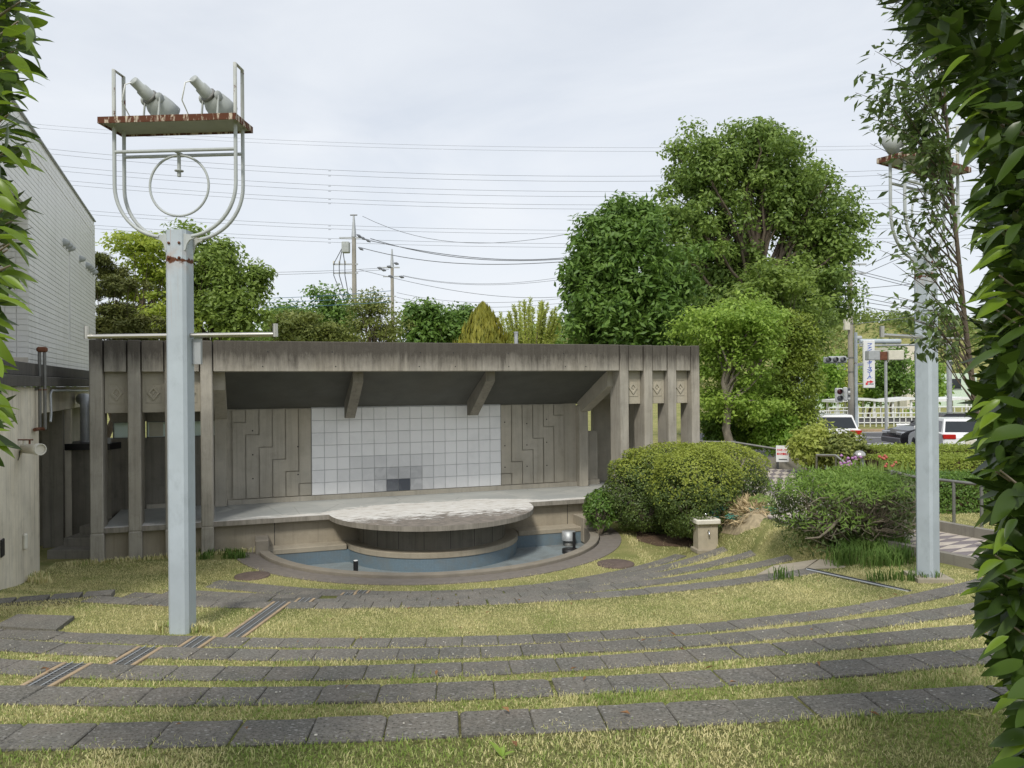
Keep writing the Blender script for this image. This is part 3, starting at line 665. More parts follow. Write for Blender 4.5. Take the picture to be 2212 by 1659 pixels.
# ---------------------------------------------------------------- pool round the apron
pool = empty('round_pool', (DISC[0], DISC[1], 0), TH, label='empty half round fountain pool lined in blue mosaic below the stage apron', cat='pool')
A0, A1 = math.pi+.10, 2*math.pi-.10
MB().arc([(3.45, -.4), (3.64, -.4), (3.64, .045), (3.635, .055), (3.455, .055), (3.45, .045)], A0, A1, 96).build('curb', M['curb'], pool)
MB().arc([(3.66, -.1), (4.11, -.1), (4.11, .012), (3.9, .016), (3.66, .0)], A0-.02, A1+.05, 96).build('pebble_apron', M['gravel'], pool)
MB().prism([(3.46*math.cos(q), 3.46*math.sin(q)) for q in np.linspace(math.pi, 2*math.pi, 64)]+[(3.46, .2), (-3.46, .2)], -.4, -.33).build('pool_floor', M['pool_floor'], pool)
MB().arc([(1.66, -.34), (1.86, -.34), (1.86, -.068), (1.66, -.068)], math.pi, 2*math.pi, 80).build('pool_wall', M['pool_wall'], pool)
for s in (-1, 1): box('pool_wall', M['pool_side'], pool, *( (1.80, 3.46) if s > 0 else (-3.46, -1.80)), -.355, -.2, -.34, -.068)
lp = MB(); q0 = math.asin(.37/1.875)
lp.arc([(1.5, -.068), (1.875, -.068), (1.88, -.06), (1.88, .032), (1.87, .042), (1.5, .042)], math.pi+q0*.0, 2*math.pi, 80).build('ledge', M['concrete_low'], pool)
for s in (-1, 1):
    x0, x1 = ((1.882, 3.452) if s > 0 else (-3.452, -1.882))
    box('ledge', M['concrete_low'], pool, x0, x1, -.37, .075, -.068, .041, .012)
    box('end_block', M['curb'] if s < 0 else M['concrete_low'], pool, *((3.40, 3.70) if s > 0 else (-3.68, -3.42)), -.52, .07, -.3, .27, .015)
def uvw(u, v, z=0.): q = np.array(SO[:2])+u*UD+v*VD; return (q[0], q[1], z)
q = uvw(4.72, -1.9, -.33); MB().tube([(q[0], q[1], -.33), (q[0], q[1], .06)], .045, 14).build('spout', M['black'], None, label='short black pipe with pale top standing in the left of the pool', cat='pipe'); MB().tube([(q[0], q[1], .06), (q[0], q[1], .068)], .04, 14).build('spout_cap', M['white'], bpy.data.objects['spout'])
q = uvw(9.53, -1.02, -.33); t = empty('water_jet', q, label='thin black pipe on a round plate at the right end of the pool', cat='pipe')
MB().tube([(0, 0, 0), (0, 0, .42)], .032, 12).build('pipe', M['black'], t); MB().lathe([(.17, 0), (.17, .09), (.0, .09)], 20, Matrix.Translation((-.10, -.12, 0))).build('plate', M['black'], t)
q = uvw(9.66, -.42, -.33); t = empty('pool_lamp', q, label='steel bucket shaped fitting hanging over the right pool edge', cat='lamp')
MB().lathe([(.10, .0), (.10, .12), (.0, .12)], 18).build('base', M['galvd'], t); MB().lathe([(.15, .13), (.155, .33), (.0, .33)], 20).build('bucket', M['galv'], t)

# ---------------------------------------------------------------- left building; local x recedes along its side, local y goes into the building
BA = math.atan2(.929, -.37); bld = empty('tiled_building', (-8.2, 13.3, 0), BA, label='left building with pale tiled upper storey over a stained concrete ground floor', cat='building')
box('wall', M['concrete_left'], bld, -6.5, 0, 0, .4, -.3, 3.34, .01)
box('wall_beam', M['concrete_left'], bld, .002, 12.5, .05, .35, 2.86, 3.34, .01)
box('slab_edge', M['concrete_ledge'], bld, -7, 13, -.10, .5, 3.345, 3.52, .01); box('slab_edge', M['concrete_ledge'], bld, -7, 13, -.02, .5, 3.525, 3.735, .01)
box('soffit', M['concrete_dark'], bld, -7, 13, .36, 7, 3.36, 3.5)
box('pier', M['concrete_dark'], bld, 3.0, 3.25, .10, .47, -.2, 2.859); box('pier', M['concrete_left'], bld, 3.4, 3.56, .0, .14, -.2, 2.859)
box('pier', M['concrete_dark'], bld, 3.3, 9., .5, .7, -.2, 3.0)
box('core', M['walltile'], bld, 1.475, 10.88, .42, 7, 3.74, 8.33); box('core', M['walltile'], bld, -6, 1.47, .42, 7, 6.73, 8.33)
box('recess_wall', M['joint'], bld, -6, 1.3, 5.2, 5.4, 3.74, 6.72)
box('coping', M['galv'], bld, -6, 10.92, .37, .6, 8.331, 8.37, .008)
# tiles of the long side: rows of long tiles
rh, tl = .1065, .93; tiles = []
nrow = int((8.33-3.76)/rh)
slot = (6.0, 6.22, 4.40, 6.80)
for r_ in range(nrow):
    z0 = 3.76+r_*rh
    xs0 = 1.46 if z0 < 6.70 else -5.
    x = xs0
    while x < 10.87:
        x1 = min(x+tl, 10.88)
        segs = [(x, x1)]
        if z0 > slot[2] and z0 < slot[3]:
            segs = []
            if x < slot[0]: segs.append((x, min(x1, slot[0])))
            if x1 > slot[1]: segs.append((max(x, slot[1]), x1))
        for a, b in segs:
            if b-a > .05: tiles.append((a, b, z0))
        x = x1
tiles.sort(key=lambda q: q[0] < 1.0)
tcache = {}
stf = MB()
for n_, (a, b, z0) in enumerate(tiles):
    g = .012 if abs(z0-7.8) > .06 else .03
    if n_ < 300:
        key = (round(b-a, 2), g)
        if key not in tcache: tcache[key] = MB().box(.004, b-a-.004, .40, .421, 0, rh-g, .004).mesh('tile')
        link('tile', tcache[key], M['walltile'], bld, (a, 0, z0))
    else: stf.box(a+.004, b-.004, .40, .421, z0, z0+rh-g)
stf.build('tile', M['walltile'], bld, kind='stuff')
# square tiles on the recessed face that looks at the camera
sq = MB()
for r_ in range(28):
    for c_ in range(26):
        y0 = .42+c_*.19; z0 = 3.78+r_*.1055
        if z0 < 6.65: sq.box(1.452, 1.476, y0, y0+.178, z0, z0+.094)
sq.build('tile', M['walltile'], bld, kind='stuff')
box('wall_base', M['housew'], bld, 1.44, 1.47, .42, 5.2, 3.737, 3.90); box('slot_back', M['joint'], bld, slot[0]+.01, slot[1]-.01, .425, .43, slot[2], slot[3])
hood_me = None
for Y in (18.06, 18.43, 18.80, 20.4, 21.5, 21.87, 22.25, 22.75):
    x = 1.455+(Y-14.5)/.929
    if hood_me is None: hood_me = MB().lathe([(.085*math.cos(q), .15*math.sin(q)) for q in np.linspace(0, math.pi/2-.02, 7)], 18, Matrix.Rotation(R(90), 4, 'X') @ Matrix.Translation((0, 0, 0))).lathe([(.095, -.01), (.095, .03), (.0, .03)], 18, Matrix.Rotation(R(90), 4, 'X')).mesh('vent_hood')
    link('vent_hood', hood_me, M['lampg'], bld, (x, .40, 6.74))
t = empty('drain_pipes', (-8.2, 13.3, 0), BA, label='pair of old vertical pipes with rusty cap on the corner of the left building', cat='pipe')
for dy in (-.07, -.145): MB().tube([(-.30, dy, 2.62), (-.30, dy, 3.95)], .026, 12).build('pipe', M['galvd'], t); MB().tube([(-.30, dy, 3.28), (-.30, dy, 3.30)], .032, 12).build('collar', M['rust'], t)
MB().box(-.36, -.24, -.19, -.03, 3.93, 4.02, .025).build('cap', M['rust'], t); MB().tube([(-.30, -.145, 2.63), (-.30, -.07, 2.63), (-.62, -.05, 2.63)], .03, 10).build('elbow_pipe', M['rust'], t); box('bracket', M['galvd'], t, -.34, -.30, -.05, 0, 3.28, 3.34)
t = empty('wall_floodlight', (0, 0, 0), label='white cylindrical floodlight on a rusty bracket on the left concrete wall', cat='floodlight')
c0, c1 = Vector(tuple(aty(45, 968, 12.05))), Vector(tuple(aty(88, 971, 11.75))); dd = (c1-c0).normalized(); L0 = (c1-c0).length
MB().lathe([(0, 0), (.055, 0), (.075, .02), (.078, L0*.8), (.09, L0*.82), (.09, L0), (.078, L0), (.075, L0-.03)], 22, axis_M(c0, dd)).build('can', M['plastic_w'], t); MB().lathe([(.076, L0-.03), (.0, L0-.025)], 20, axis_M(c0, dd)).build('lens', M['ceram'], t)
k0, k1 = Vector(tuple(aty(35, 945, 11.8))), Vector(tuple(aty(35, 990, 11.8))); MB().tube([k0, k1], .022, 6).build('bracket', M['rust'], t)
e0, e1 = Vector(tuple(aty(36, 950, 11.8))), Vector(tuple(aty(72, 950, 11.9))); MB().tube([e0, e1], .011, 6).tube([Vector(tuple(aty(64, 950, 11.9))), Vector(tuple(aty(64, 962, 11.9)))], .016, 6).build('arm', M['rust'], t); MB().tube([Vector(tuple(aty(52, 951, 11.9))), Vector(tuple(aty(52, 962, 11.9)))], .02, 8).build('knob', M['plastic_w'], t)
MB().tube([Vector(tuple(aty(36, 985, 11.8))), Vector(tuple(aty(39, 994, 11.8))), Vector(tuple(aty(42, 985, 11.8))), Vector(tuple(aty(42, 975, 11.9)))], .007, 6).build('cable', M['black'], t)
MB().box(-1.35, -1.25, -.06, 0, .78, 1.03, .02).build('wall_box', M['plastic_w'], None, (-8.2, 13.3, 0), (0, 0, BA), label='small white cover box low on the left concrete wall', cat='box')
MB().box(-2.75, -2.6, -.03, 0, .95, 1.2, .01).build('wall_plate', M['black'], None, (-8.2, 13.3, 0), (0, 0, BA), label='small dark plate on the left concrete wall, left of the white cover box', cat='plate')
cdt = [( .7, -.06, 2.70), (.78, -.06, 2.85), (.72, -.06, 3.2), (.85, -.06, 3.27), (6, -.06, 3.24)]
MB().tube(cdt, .022, 8).build('conduit', M['galv'], None, (-8.2, 13.3, 0), (0, 0, BA), label='thin grey conduit running along the left building beam', cat='conduit')
t = empty('partition_box', (0, 0, 0), label='dark walled enclosure with black top between left building and stage', cat='enclosure')
MB().box(-9.75, -8.62, 16.5, 18.2, -.1, 1.98).build('wall', M['concrete_dark'], t); MB().box(-9.82, -8.60, 16.4, 18.3, 1.985, 2.12).build('top', M['black'], t)
q = aty(516, 950, 16.9); 
MB().tube([(-9.42, 17.0, 2.12), (-9.42, 17.0, 2.9), (-9.44, 17.05, 3.0), (-9.52, 17.15, 3.06), (-9.75, 17.4, 3.06)], .13, 14).build('duct', M['galv'], None, label='bent grey ventilation duct rising from the dark enclosure by the stage', cat='duct')

# ---------------------------------------------------------------- floodlight towers
def tower(loc, rz, label):
    t = empty('light_tower', loc, rz, label=label, cat='light tower', group='light towers flanking the stage')
    a = .108; c = .03
    oct_ = [(a-c, -a), (a, -a+c), (a, a-c), (a-c, a), (-a+c, a), (-a, a-c), (-a, -a+c), (-a+c, -a)]
    MB().prism(oct_, -.35, 4.165).build('pole', M['pole'], t)
    for s in (-1, 1):
        for y in (-.085, .085):
            g = [(s*.09, 3.95), (s*.106, 3.95), (s*.122, 4.015), (s*.15, 4.055), (s*.205, 4.075), (s*.212, 4.10), (s*.09, 4.125)]
            Mx = Matrix(((1, 0, 0, 0), (0, 0, 1, y-.012), (0, 1, 0, 0), (0, 0, 0, 1)))
            MB().prism(g if s > 0 else g[::-1], 0, .024, Mx).build('gusset', M['tuber'] if s > 0 and y > 0 else M['tubep'], t)
    for y in (-.09, .09):
        pts = [(-.643, y, 5.82), (-.643, y, 5.25), (-.643, y, 4.64)]+[(-.643+.535*(1-math.cos(q)), y, 4.64-.55*math.sin(q)) for q in np.linspace(.12, 1.45, 12)]
        for s in (-1, 1): MB().tube([(p[0]*-s, p[1], p[2]) for p in pts], .019, 10).build('hoop_tube', M['tubep'], t)
        MB().tube([(-.643, y, 4.98), (.643, y, 4.98)], .018, 10).build('crossbar', M['tubep'], t)
    MB().tube([(.315*math.cos(q), 0, 4.64+.315*math.sin(q)) for q in np.linspace(0, 2*math.pi, 49)[:-1]], .013, 8, closed=True).build('ring', M['tubep'], t)
    sk = MB(); sk.tube([(0, 0, 4.97), (0, 0, 4.80)], .018, 10).tube([(0, 0, 4.80), (0, 0, 4.79)], .045, 14).tube([(0, 0, 4.79), (0, 0, 4.735)], .02, 10).tube([(0, -.09, 4.98), (0, .09, 4.98)], .018, 8)
    sk.build('lamp_socket', M['lampg'], t)
    pl = MB().box(-.72, .69, -.22, .2, 5.255, 5.262).build('platform', M['platu'], t)
    pe = MB().box(-.725, .695, -.232, -.222, 5.235, 5.30).box(-.725, .695, .202, .212, 5.235, 5.30).box(-.735, -.725, -.232, .212, 5.235, 5.30).box(.695, .705, -.232, .212, 5.235, 5.30)
    pe.build('platform_rim', M['plat'], t)
    for s, h in ((-1, 5.83), (1, 5.86)):
        MB().tube([(s*.643, -.09, 5.30), (s*.643, -.09, h), (s*.643, .09, h), (s*.643, .09, 5.30)], .02, 8).build('end_loop', M['tuber'], t)
    for s in (-1, 1):
        ar = MB().tube([(s*.10, 0, 3.08), (s*1.01, 0, 3.08)], .024, 14).build('arm', M['steel'], t)
        MB().tube([(s*1.01, 0, 3.055), (s*1.01, 0, 3.19)], .028, 14).build('end_cap', M['steel'], ar)
    box('junction_plate', M['galv'], t, .112, .20, .03, .07, 2.78, 3.05)
    bo = MB()
    for z in (4.025, 3.872):
        for x in (-.06, .05): bo.lathe([(.014, 0), (.014, .012), (0, .016)], 8, axis_M((x, -.108, z), (0, -1, 0)))
    bo.build('bolt', M['rust'], t, kind='stuff')
    return t
def spot(tw, x, label, mir=1):
    mw = Matrix.Translation(tw.location) @ Matrix.Rotation(tw.rotation_euler.z, 4, 'Z')
    s = empty('spotlight', mw @ Vector((x, 0, 5.30)), tw.rotation_euler.z, label=label, cat='spotlight', group='spotlights on the light tower platforms')
    p, d = Vector((0, -.06, .225)), Vector((.36*mir, .80, -.48)).normalized(); Mx = axis_M(p, d)
    MB().lathe([(0, -.25), (.046, -.25), (.049, -.24), (.049, -.15), (.062, -.14), (.066, -.04), (.074, -.02)], 20, Mx).build('lamp_housing', M['lampg'], s)
    MB().lathe([(.07, -.02), (.095, .01), (.122, .06), (.136, .14), (.14, .24), (.132, .24), (.11, .08), (.05, .01)], 24, Mx).build('reflector', M['lampg'], s)
    MB().lathe([(.072, -.045), (.082, -.045), (.082, -.015), (.072, -.015)], 20, Mx).build('clamp_ring', M['galvd'], s)
    sd_ = d.cross(Vector((0, 0, 1))).normalized()
    for k in (-1, 1):
        a = p+sd_*k*.115; MB().tube([a, a+Vector((0, -.03, -.2))], .012, 6).build('yoke_arm', M['lampg'], s); MB().lathe([(.05, -.004), (.05, .004), (0, .004)], 14, axis_M(a, sd_)).build('pivot_disc', M['lampg'], s)
        MB().tube([p+sd_*k*.06, a], .012, 6).build('pivot', M['rust'], s)
    e = Mx @ Vector((0, -.03, -.252)); MB().tube([e, e+Vector((-.05, -.03, -.03)), e+Vector((-.09, -.02, -.2)), Vector((-.2, -.12, .02)), Vector((-.12, -.1, .02))], .007, 6).build('cable', M['white'], s)
    return s
tL = tower((-3.45, 8.0, .78), R(-3.5), 'pale blue floodlight tower standing on the lawn at the left')
tR = tower((5.29, 9.8, .80), R(34), 'pale blue floodlight tower at the right, half hidden by leaves')
spot(tL, -.25, 'left grey spotlight on the left tower platform, tail up'); spot(tL, .37, 'right grey spotlight on the left tower platform, beside the tall end loop')
spot(tR, -.60, 'grey spotlight with wide bowl on the right tower platform, near its left end', -1); spot(tR, .3, 'grey spotlight on the right tower platform hidden behind sapling leaves', -1)
MB().prism([(-.24, -.22), (.2, -.24), (.24, .2), (-.2, .24)], -.1, .05).build('pole_base', M['concrete_low'], None, (5.29, 9.8, .80), label='chipped concrete footing under the right light tower', cat='footing')

# ---------------------------------------------------------------- drinking fountain, signs, rails and path furniture
q = atz(1524, 1183, .10); df = empty('drinking_fountain', (q[0], q[1], .08), R(8), label='small cast stone drinking fountain with chrome taps on the lawn by the bushes', cat='drinking fountain')
MB().prism([(-.20, -.13), (.20, -.13), (.19, .15), (-.19, .15)], 0, .50).build('pedestal', M['fount'], df); MB().box(-.24, .24, -.20, .18, -.06, .02, .01).build('foot', M['concrete_low'], df)
bs = MB(); 
for (x0, x1, y0, y1) in ((-.24, .24, -.20, -.16), (-.24, .24, .14, .18), (-.24, -.20, -.16, .14), (.20, .24, -.16, .14)): bs.box(x0, x1, y0, y1, .50, .60, .018)
bs.box(-.21, .21, -.17, .15, .50, .54); bs.build('basin', M['ceram'], df)
MB().tube([(0, -.13, .36), (0, -.19, .36), (0, -.20, .31)], .018, 10).tube([(0, -.16, .36), (0, -.16, .40)], .012, 8).build('tap', M['chrome'], df); MB().tube([(.02, .02, .54), (.02, .02, .66)], .012, 8).lathe([(.03, 0), (.03, .02), (0, .03)], 10, Matrix.Translation((.02, .02, .66))).build('bubbler', M['chrome'], df)
# path of triangular pavers
PC = [(8.6, 7.2), (7.6, 9.6), (6.55, 11.6), (5.75, 13.6), (5.5, 15.2), (5.9, 17.4), (6.65, 19.6), (7.3, 21.3), (7.6, 22.)]
def catmull(P, n=10):
    P = [np.array(p, float) for p in P]; P = [2*P[0]-P[1]]+P+[2*P[-1]-P[-2]]; out = []
    for i in range(1, len(P)-2):
        for t in np.linspace(0, 1, n, endpoint=False):
            out.append(.5*((2*P[i])+(-P[i-1]+P[i+1])*t+(2*P[i-1]-5*P[i]+4*P[i+1]-P[i+2])*t*t+(-P[i-1]+3*P[i]-3*P[i+1]+P[i+2])*t**3))
    return np.array(out+[P[-2]])
pc = catmull(PC, 40); sl_ = np.concatenate([[0], np.cumsum(np.linalg.norm(np.diff(pc, axis=0), axis=1))])
HW = .86
def pathpt(s, o):
    x = np.interp(s, sl_, pc[:, 0]); y = np.interp(s, sl_, pc[:, 1]); e = .05
    dx = np.interp(s+e, sl_, pc[:, 0])-np.interp(s-e, sl_, pc[:, 0]); dy = np.interp(s+e, sl_, pc[:, 1])-np.interp(s-e, sl_, pc[:, 1]); l = math.hypot(dx, dy)
    return (x+dy/l*o, y-dx/l*o)
PZ = .845
path = empty('paved_path', (0, 0, 0), label='path of light and dark triangular pavers winding behind the bushes', kind='structure')
nS = 90; ss_ = np.linspace(0, sl_[-1], nS); b = MB()
v = []; f = []
for s in ss_:
    for o in (-HW, HW): p = pathpt(s, o); v += [(p[0], p[1], PZ-.012), (p[0], p[1], PZ-.5)]
for k in range(nS-1):
    a = k*4; f += [(a, a+4, a+6, a+2), (a, a+1, a+5, a+4), (a+2, a+6, a+7, a+3)]
b.add(v, f).build('bedding', M['pav_d'], path)
cw, pp = .43, .22; pieces = []
for ci in range(4):
    o0 = -HW+ci*cw; k = 0
    while (k+1.5)*pp < 6.9:
        s0 = k*pp; up = ci % 2 == 0
        A = (s0+pp*.04, o0 if up else o0+cw); B_ = (s0+pp*.96, o0 if up else o0+cw); C_ = (s0+pp*.5, o0+cw if up else o0)
        pieces.append((s0, [A, B_, C_], 0)); A = (s0+pp*.54, o0+cw if up else o0); B_ = (s0+pp*1.46, o0+cw if up else o0); C_ = (s0+pp, o0 if up else o0+cw); pieces.append((s0, [A, B_, C_], 1)); k += 1
ks = 0; pw = .20
while 7.0+(ks+1)*cw < sl_[-1]:
    s0 = 7.0+ks*cw; up = ks % 2 == 0; sa, sb = (s0, s0+cw) if up else (s0+cw, s0)
    for j in range(int(2*HW/pw)-1):
        o = -HW+.02+j*pw; pieces.append((s0, [(sa, o), (sa, o+pw*.96), (sb, o+pw*.5)], 0)); pieces.append((s0, [(sb, o+pw*.54), (sb, o+pw*1.46), (sa, o+pw)], 1))
    ks += 1
pieces = [q for q in pieces if 1.2 < q[0]]
lights = [q for q in pieces if q[2] == 0]; far = {0: MB(), 1: MB()}
cnt = 0
for s0, tri, dk_ in sorted(pieces, key=lambda q: q[0]):
    P3 = [pathpt(*q) for q in tri]; c0 = np.mean(P3, 0)
    if cnt < 300:
        poly = [(p[0]-c0[0], p[1]-c0[1]) for p in P3]
        if (poly[1][0]-poly[0][0])*(poly[2][1]-poly[0][1])-(poly[1][1]-poly[0][1])*(poly[2][0]-poly[0][0]) < 0: poly.reverse()
        MB().prism(poly, -.02, random.uniform(-.001, .002)).build('paver', M['pav_d' if dk_ else 'pav_l'], path, (c0[0], c0[1], PZ)); cnt += 1
    else: far[dk_].prism([tuple(p) for p in P3], PZ-.02, PZ)
for k in (0, 1): far[k].build('paver', M['pav_d' if k else 'pav_l'], path, kind='stuff')
def kerb(s0, s1, o, h, label, n=40, wd=.12):
    b = MB(); v = []; f = []
    for s in np.linspace(s0, s1, n):
        for oo, z in ((o-wd/2, PZ-.4), (o-wd/2, PZ+h), (o+wd/2, PZ+h), (o+wd/2, PZ-.4)): p = pathpt(s, oo); v.append((p[0], p[1], z))
    for k in range(n-1):
        for m in range(4): f.append((k*4+m, k*4+4+m, k*4+4+(m+1) % 4, k*4+(m+1) % 4))
    f += [(0, 1, 2, 3), ((n-1)*4+3, (n-1)*4+2, (n-1)*4+1, (n-1)*4)]
    b.add(v, f); return b.build('path_kerb', M['concrete_dark'], None, label=label, cat='kerb')
kerb(.5, 7.0, -HW-.06, .10, 'low weathered kerb on the lawn side of the paver path by the right tower')
kerb(1.0, sl_[-1], HW+.06, .16, 'dark kerb along the far side of the paver path')
MB().add([(6.6, 22.1, .5), (8.9, 22.3, .5), (8.9, 22.5, .5), (6.6, 22.35, .5), (6.6, 22.1, 1.15), (8.9, 22.3, 1.10), (8.9, 22.5, 1.10), (6.6, 22.35, 1.15)], [(0, 1, 2, 3), (4, 7, 6, 5), (0, 4, 5, 1), (1, 5, 6, 2), (2, 6, 7, 3), (3, 7, 4, 0)]).build('garden_wall', M['concrete_dark'], None, label='low dark garden wall closing the far end of the paver path', cat='wall')
def font_mesh(txt, size, mat_, parent, loc, rot, name='lettering', shear=0., sx=1.):
    c = bpy.data.curves.new(name, 'FONT'); c.body = txt; c.size = size; c.align_x = 'CENTER'; c.align_y = 'CENTER'; c.shear = shear; c.extrude = .002; c.offset = size*.03
    o = bpy.data.objects.new(name, c); COL.objects.link(o); bpy.context.view_layer.update()
    me = bpy.data.meshes.new_from_object(o.evaluated_get(bpy.context.evaluated_depsgraph_get())); bpy.data.objects.remove(o); me.materials.clear()
    l = link(name, me, mat_, parent, loc, rot); l.scale = (sx, 1, 1); return l
q = aty(1690, 980, 21.6); sg = empty('warning_sign', (q[0], q[1], q[2]), R(-14), label='white notice board with red Japanese writing hanging on the path rail', cat='sign')
MB().box(-.17, .17, -.006, .006, -.23, .23).build('board', M['white'], sg)
font_mesh('犬の放し飼い', .068, M['red'], sg, (0, -.009, .10), (R(90), 0, 0), sx=.72); font_mesh('糞の放置禁止', .068, M['red'], sg, (0, -.009, -.01), (R(90), 0, 0), sx=.72); box('print_bar', M['ink'], sg, -.10, .13, -.0085, -.0065, -.18, -.145)
def rail(pts, r, name, m, label, cat, posts=(), base=None):
    t = empty(name, (0, 0, 0), label=label, cat=cat); MB().tube(pts, r, 8).build('rail', M[m], t)
    for p, z in posts: MB().tube([(p[0], p[1], p[2]), (p[0], p[1], z)], r, 8).build('post', M[m], t)
    return t
P_ = [tuple(aty(*a)) for a in ((1480, 947, 23.), (1520, 954, 22.6), (1585, 955, 22.4), (1680, 970, 22.), (1760, 985, 21.6), (1790, 1000, 21.2))]
rail(P_, .03, 'path_rail', 'galvd', 'thin dark handrail running along the far side of the path behind the azaleas', 'railing', [(P_[1], .6), (P_[2], .6), (P_[3], .6), (P_[5], .6)])
P_ = [tuple(aty(*a)) for a in ((1763, 1024, 19.), (1764, 983, 19.), (1806, 984, 18.6), (1826, 1001, 18.2))]
rail(P_[1:], .03, 'stair_rail', 'steel', 'short bright stainless handrail sloping down behind the big ragged bush', 'railing', [(P_[1], .8), (P_[2], .8)])
P_ = [tuple(aty(*a)) for a in ((1925, 1018, 14.5), (1975, 1030, 14.2), (2060, 1040, 13.6), (2120, 1047, 13.2))]
rail(P_, .028, 'bed_rail', 'galvd', 'grey pipe rail in front of the clipped yellow green hedge', 'railing', [(P_[0], .7), (P_[2], .7), (P_[3], .7)])
q = aty(1856, 983, 17.6); t = empty('dome_cap', (q[0], q[1], q[2]), label='shiny grey rounded dome cap rising among the irises', cat='ornament')
MB().lathe([(.13, -.07), (.145, -.01), (.125, .05), (.075, .095), (0, .11)], 24).build('dome', M['steel'], t); MB().tube([(.06, 0, -.7), (.06, 0, -.05)], .04, 10).build('stem', M['galv'], t)

# ---------------------------------------------------------------- foliage
def unit(a): return a/np.maximum(np.linalg.norm(a, axis=-1, keepdims=True), 1e-9)
def leaf_cloud(name, m, parent, P, N, size, aspect=.45, droop=.2, kind=None, var=.35, fold=.18, ax=None, **t):
    """one folded leaf (two triangles) at each point of P, facing N"""
    n = len(P); N = unit(N)
    if ax is None: ax = rng.normal(size=(n, 3))
    ax = ax-N*(ax*N).sum(1, keepdims=True); ax = unit(ax); ax[:, 2] -= droop; ax = unit(ax)
    sd = unit(np.cross(N, ax)); L = size*(1+var*rng.uniform(-1, 1, (n, 1))); Wd = L*aspect*.5; up = unit(np.cross(ax, sd))
    mid = P+ax*L*.45
    V_ = np.stack([P, mid+sd*Wd+up*Wd*fold*2, P+ax*L, mid-sd*Wd+up*Wd*fold*2], 1).reshape(-1, 3)
    b = np.arange(n)*4; F_ = np.stack([np.stack([b, b+1, b+2], 1), np.stack([b, b+2, b+3], 1)], 1).reshape(-1, 3)
    return link(name, np_mesh(name, V_, F_), m, parent, kind=kind, **t)
def clusters_in(c, rad, n, rc, bias=.55, flat=0., jit=.12, lo=-1.):
    """cluster centres spread through an ellipsoid, denser towards its surface"""
    d = unit(rng.normal(size=(n*3, 3))); d = d[d[:, 2] > lo][:n]; r_ = rng.uniform(0, 1, (len(d), 1))**(1-bias)
    p = np.array(c)+d*r_*np.array(rad)*(1+rng.normal(size=(len(d), 1))*jit)
    return np.concatenate([p, np.full((len(p), 1), rc)*(.7+.6*rng.random((len(p), 1)))], 1)
def fill(Cl, per, flat=.75, up=.5, out=.7):
    n = len(Cl)*per; c = np.repeat(Cl, per, 0); d = unit(rng.normal(size=(n, 3))); r_ = rng.random((n, 1))**.5
    P = c[:, :3]+d*r_*c[:, 3:4]*np.array([1, 1, flat]); N = d*out+np.array([0, 0, up])+rng.normal(size=(n, 3))*.45
    return P, N
def limb_path(a, b, n=5, sag=.0, wob=.06):
    a, b = np.array(a), np.array(b); L = np.linalg.norm(b-a); out = []
    for t in np.linspace(0, 1, n):
        p = a+(b-a)*t; p[2] += math.sin(t*math.pi)*sag*L
        if 0 < t < 1: p = p+rng.normal(size=3)*wob*L*.4
        out.append(tuple(p))
    return out
def tree(name, label, m, base, height, lobes, leaf, per, nclus, rc, trunk_r=.15, bark='bark', cat='tree', group=None, droop=.25, aspect=.5, trunk=None, limbs=10, flat=.75, up=.5, bias=.55, fork=.35, twigs=0, lo=-1.):
    t = empty(name, base, label=label, cat=cat, group=group); bx, by, bz = base
    vol = np.array([r_[0]*r_[1]*r_[2] for _, r_ in lobes])**.67; vol = vol/vol.sum()
    Cl = np.concatenate([clusters_in(c, r_, max(3, int(nclus*k)), rc, bias, lo=lo) for (c, r_), k in zip(lobes, vol)])
    Cl[:, :3] -= np.array(base)
    P, N = fill(Cl, per, flat, up); leaf_cloud('crown', m, t, P, N, leaf, aspect, droop)
    b = MB(); top = np.array([np.average([c[0] for c, _ in lobes], weights=vol)-bx, np.average([c[1] for c, _ in lobes], weights=vol)-by, height*.82])
    tp = trunk or limb_path((0, 0, -.3), top, 7, 0, .05)
    k = len(tp); b.tube(tp, [trunk_r*(1-.8*i/(k-1)) for i in range(k)], 9)
    order = rng.permutation(len(Cl))[:limbs*(1+twigs)]
    for q, ci in enumerate(order):
        c = Cl[ci, :3]; zt = min(max(height*fork, c[2]*.55), height*.75); i = np.interp(zt, [p[2] for p in tp], range(k)); lo_, hi_ = int(i), min(int(i)+1, k-1)
        s = np.array(tp[lo_])+(np.array(tp[hi_])-np.array(tp[lo_]))*(i-lo_); r0 = trunk_r*(1-.8*i/(k-1))*.55
        b.tube(limb_path(s, c, 5, .08, .08), [r0, r0*.7, r0*.5, r0*.35, r0*.15], 6)
    b.build('trunk', M[bark], t)
    return t
def ell(x0, x1, y0, y1, Y, depth=None):
    """ellipsoid that spans the given sight lines at distance Y"""
    a, b = aty(x0, (y0+y1)/2, Y), aty(x1, (y0+y1)/2, Y); c, d = aty((x0+x1)/2, y0, Y), aty((x0+x1)/2, y1, Y)
    rx, rz = (b[0]-a[0])/2, (c[2]-d[2])/2
    return ((a[0]+b[0])/2, Y, (c[2]+d[2])/2), (rx, depth or rx, rz)
def ground_at(x, Y, z=.3): p = aty(x, 829, Y); return (p[0], Y, z)
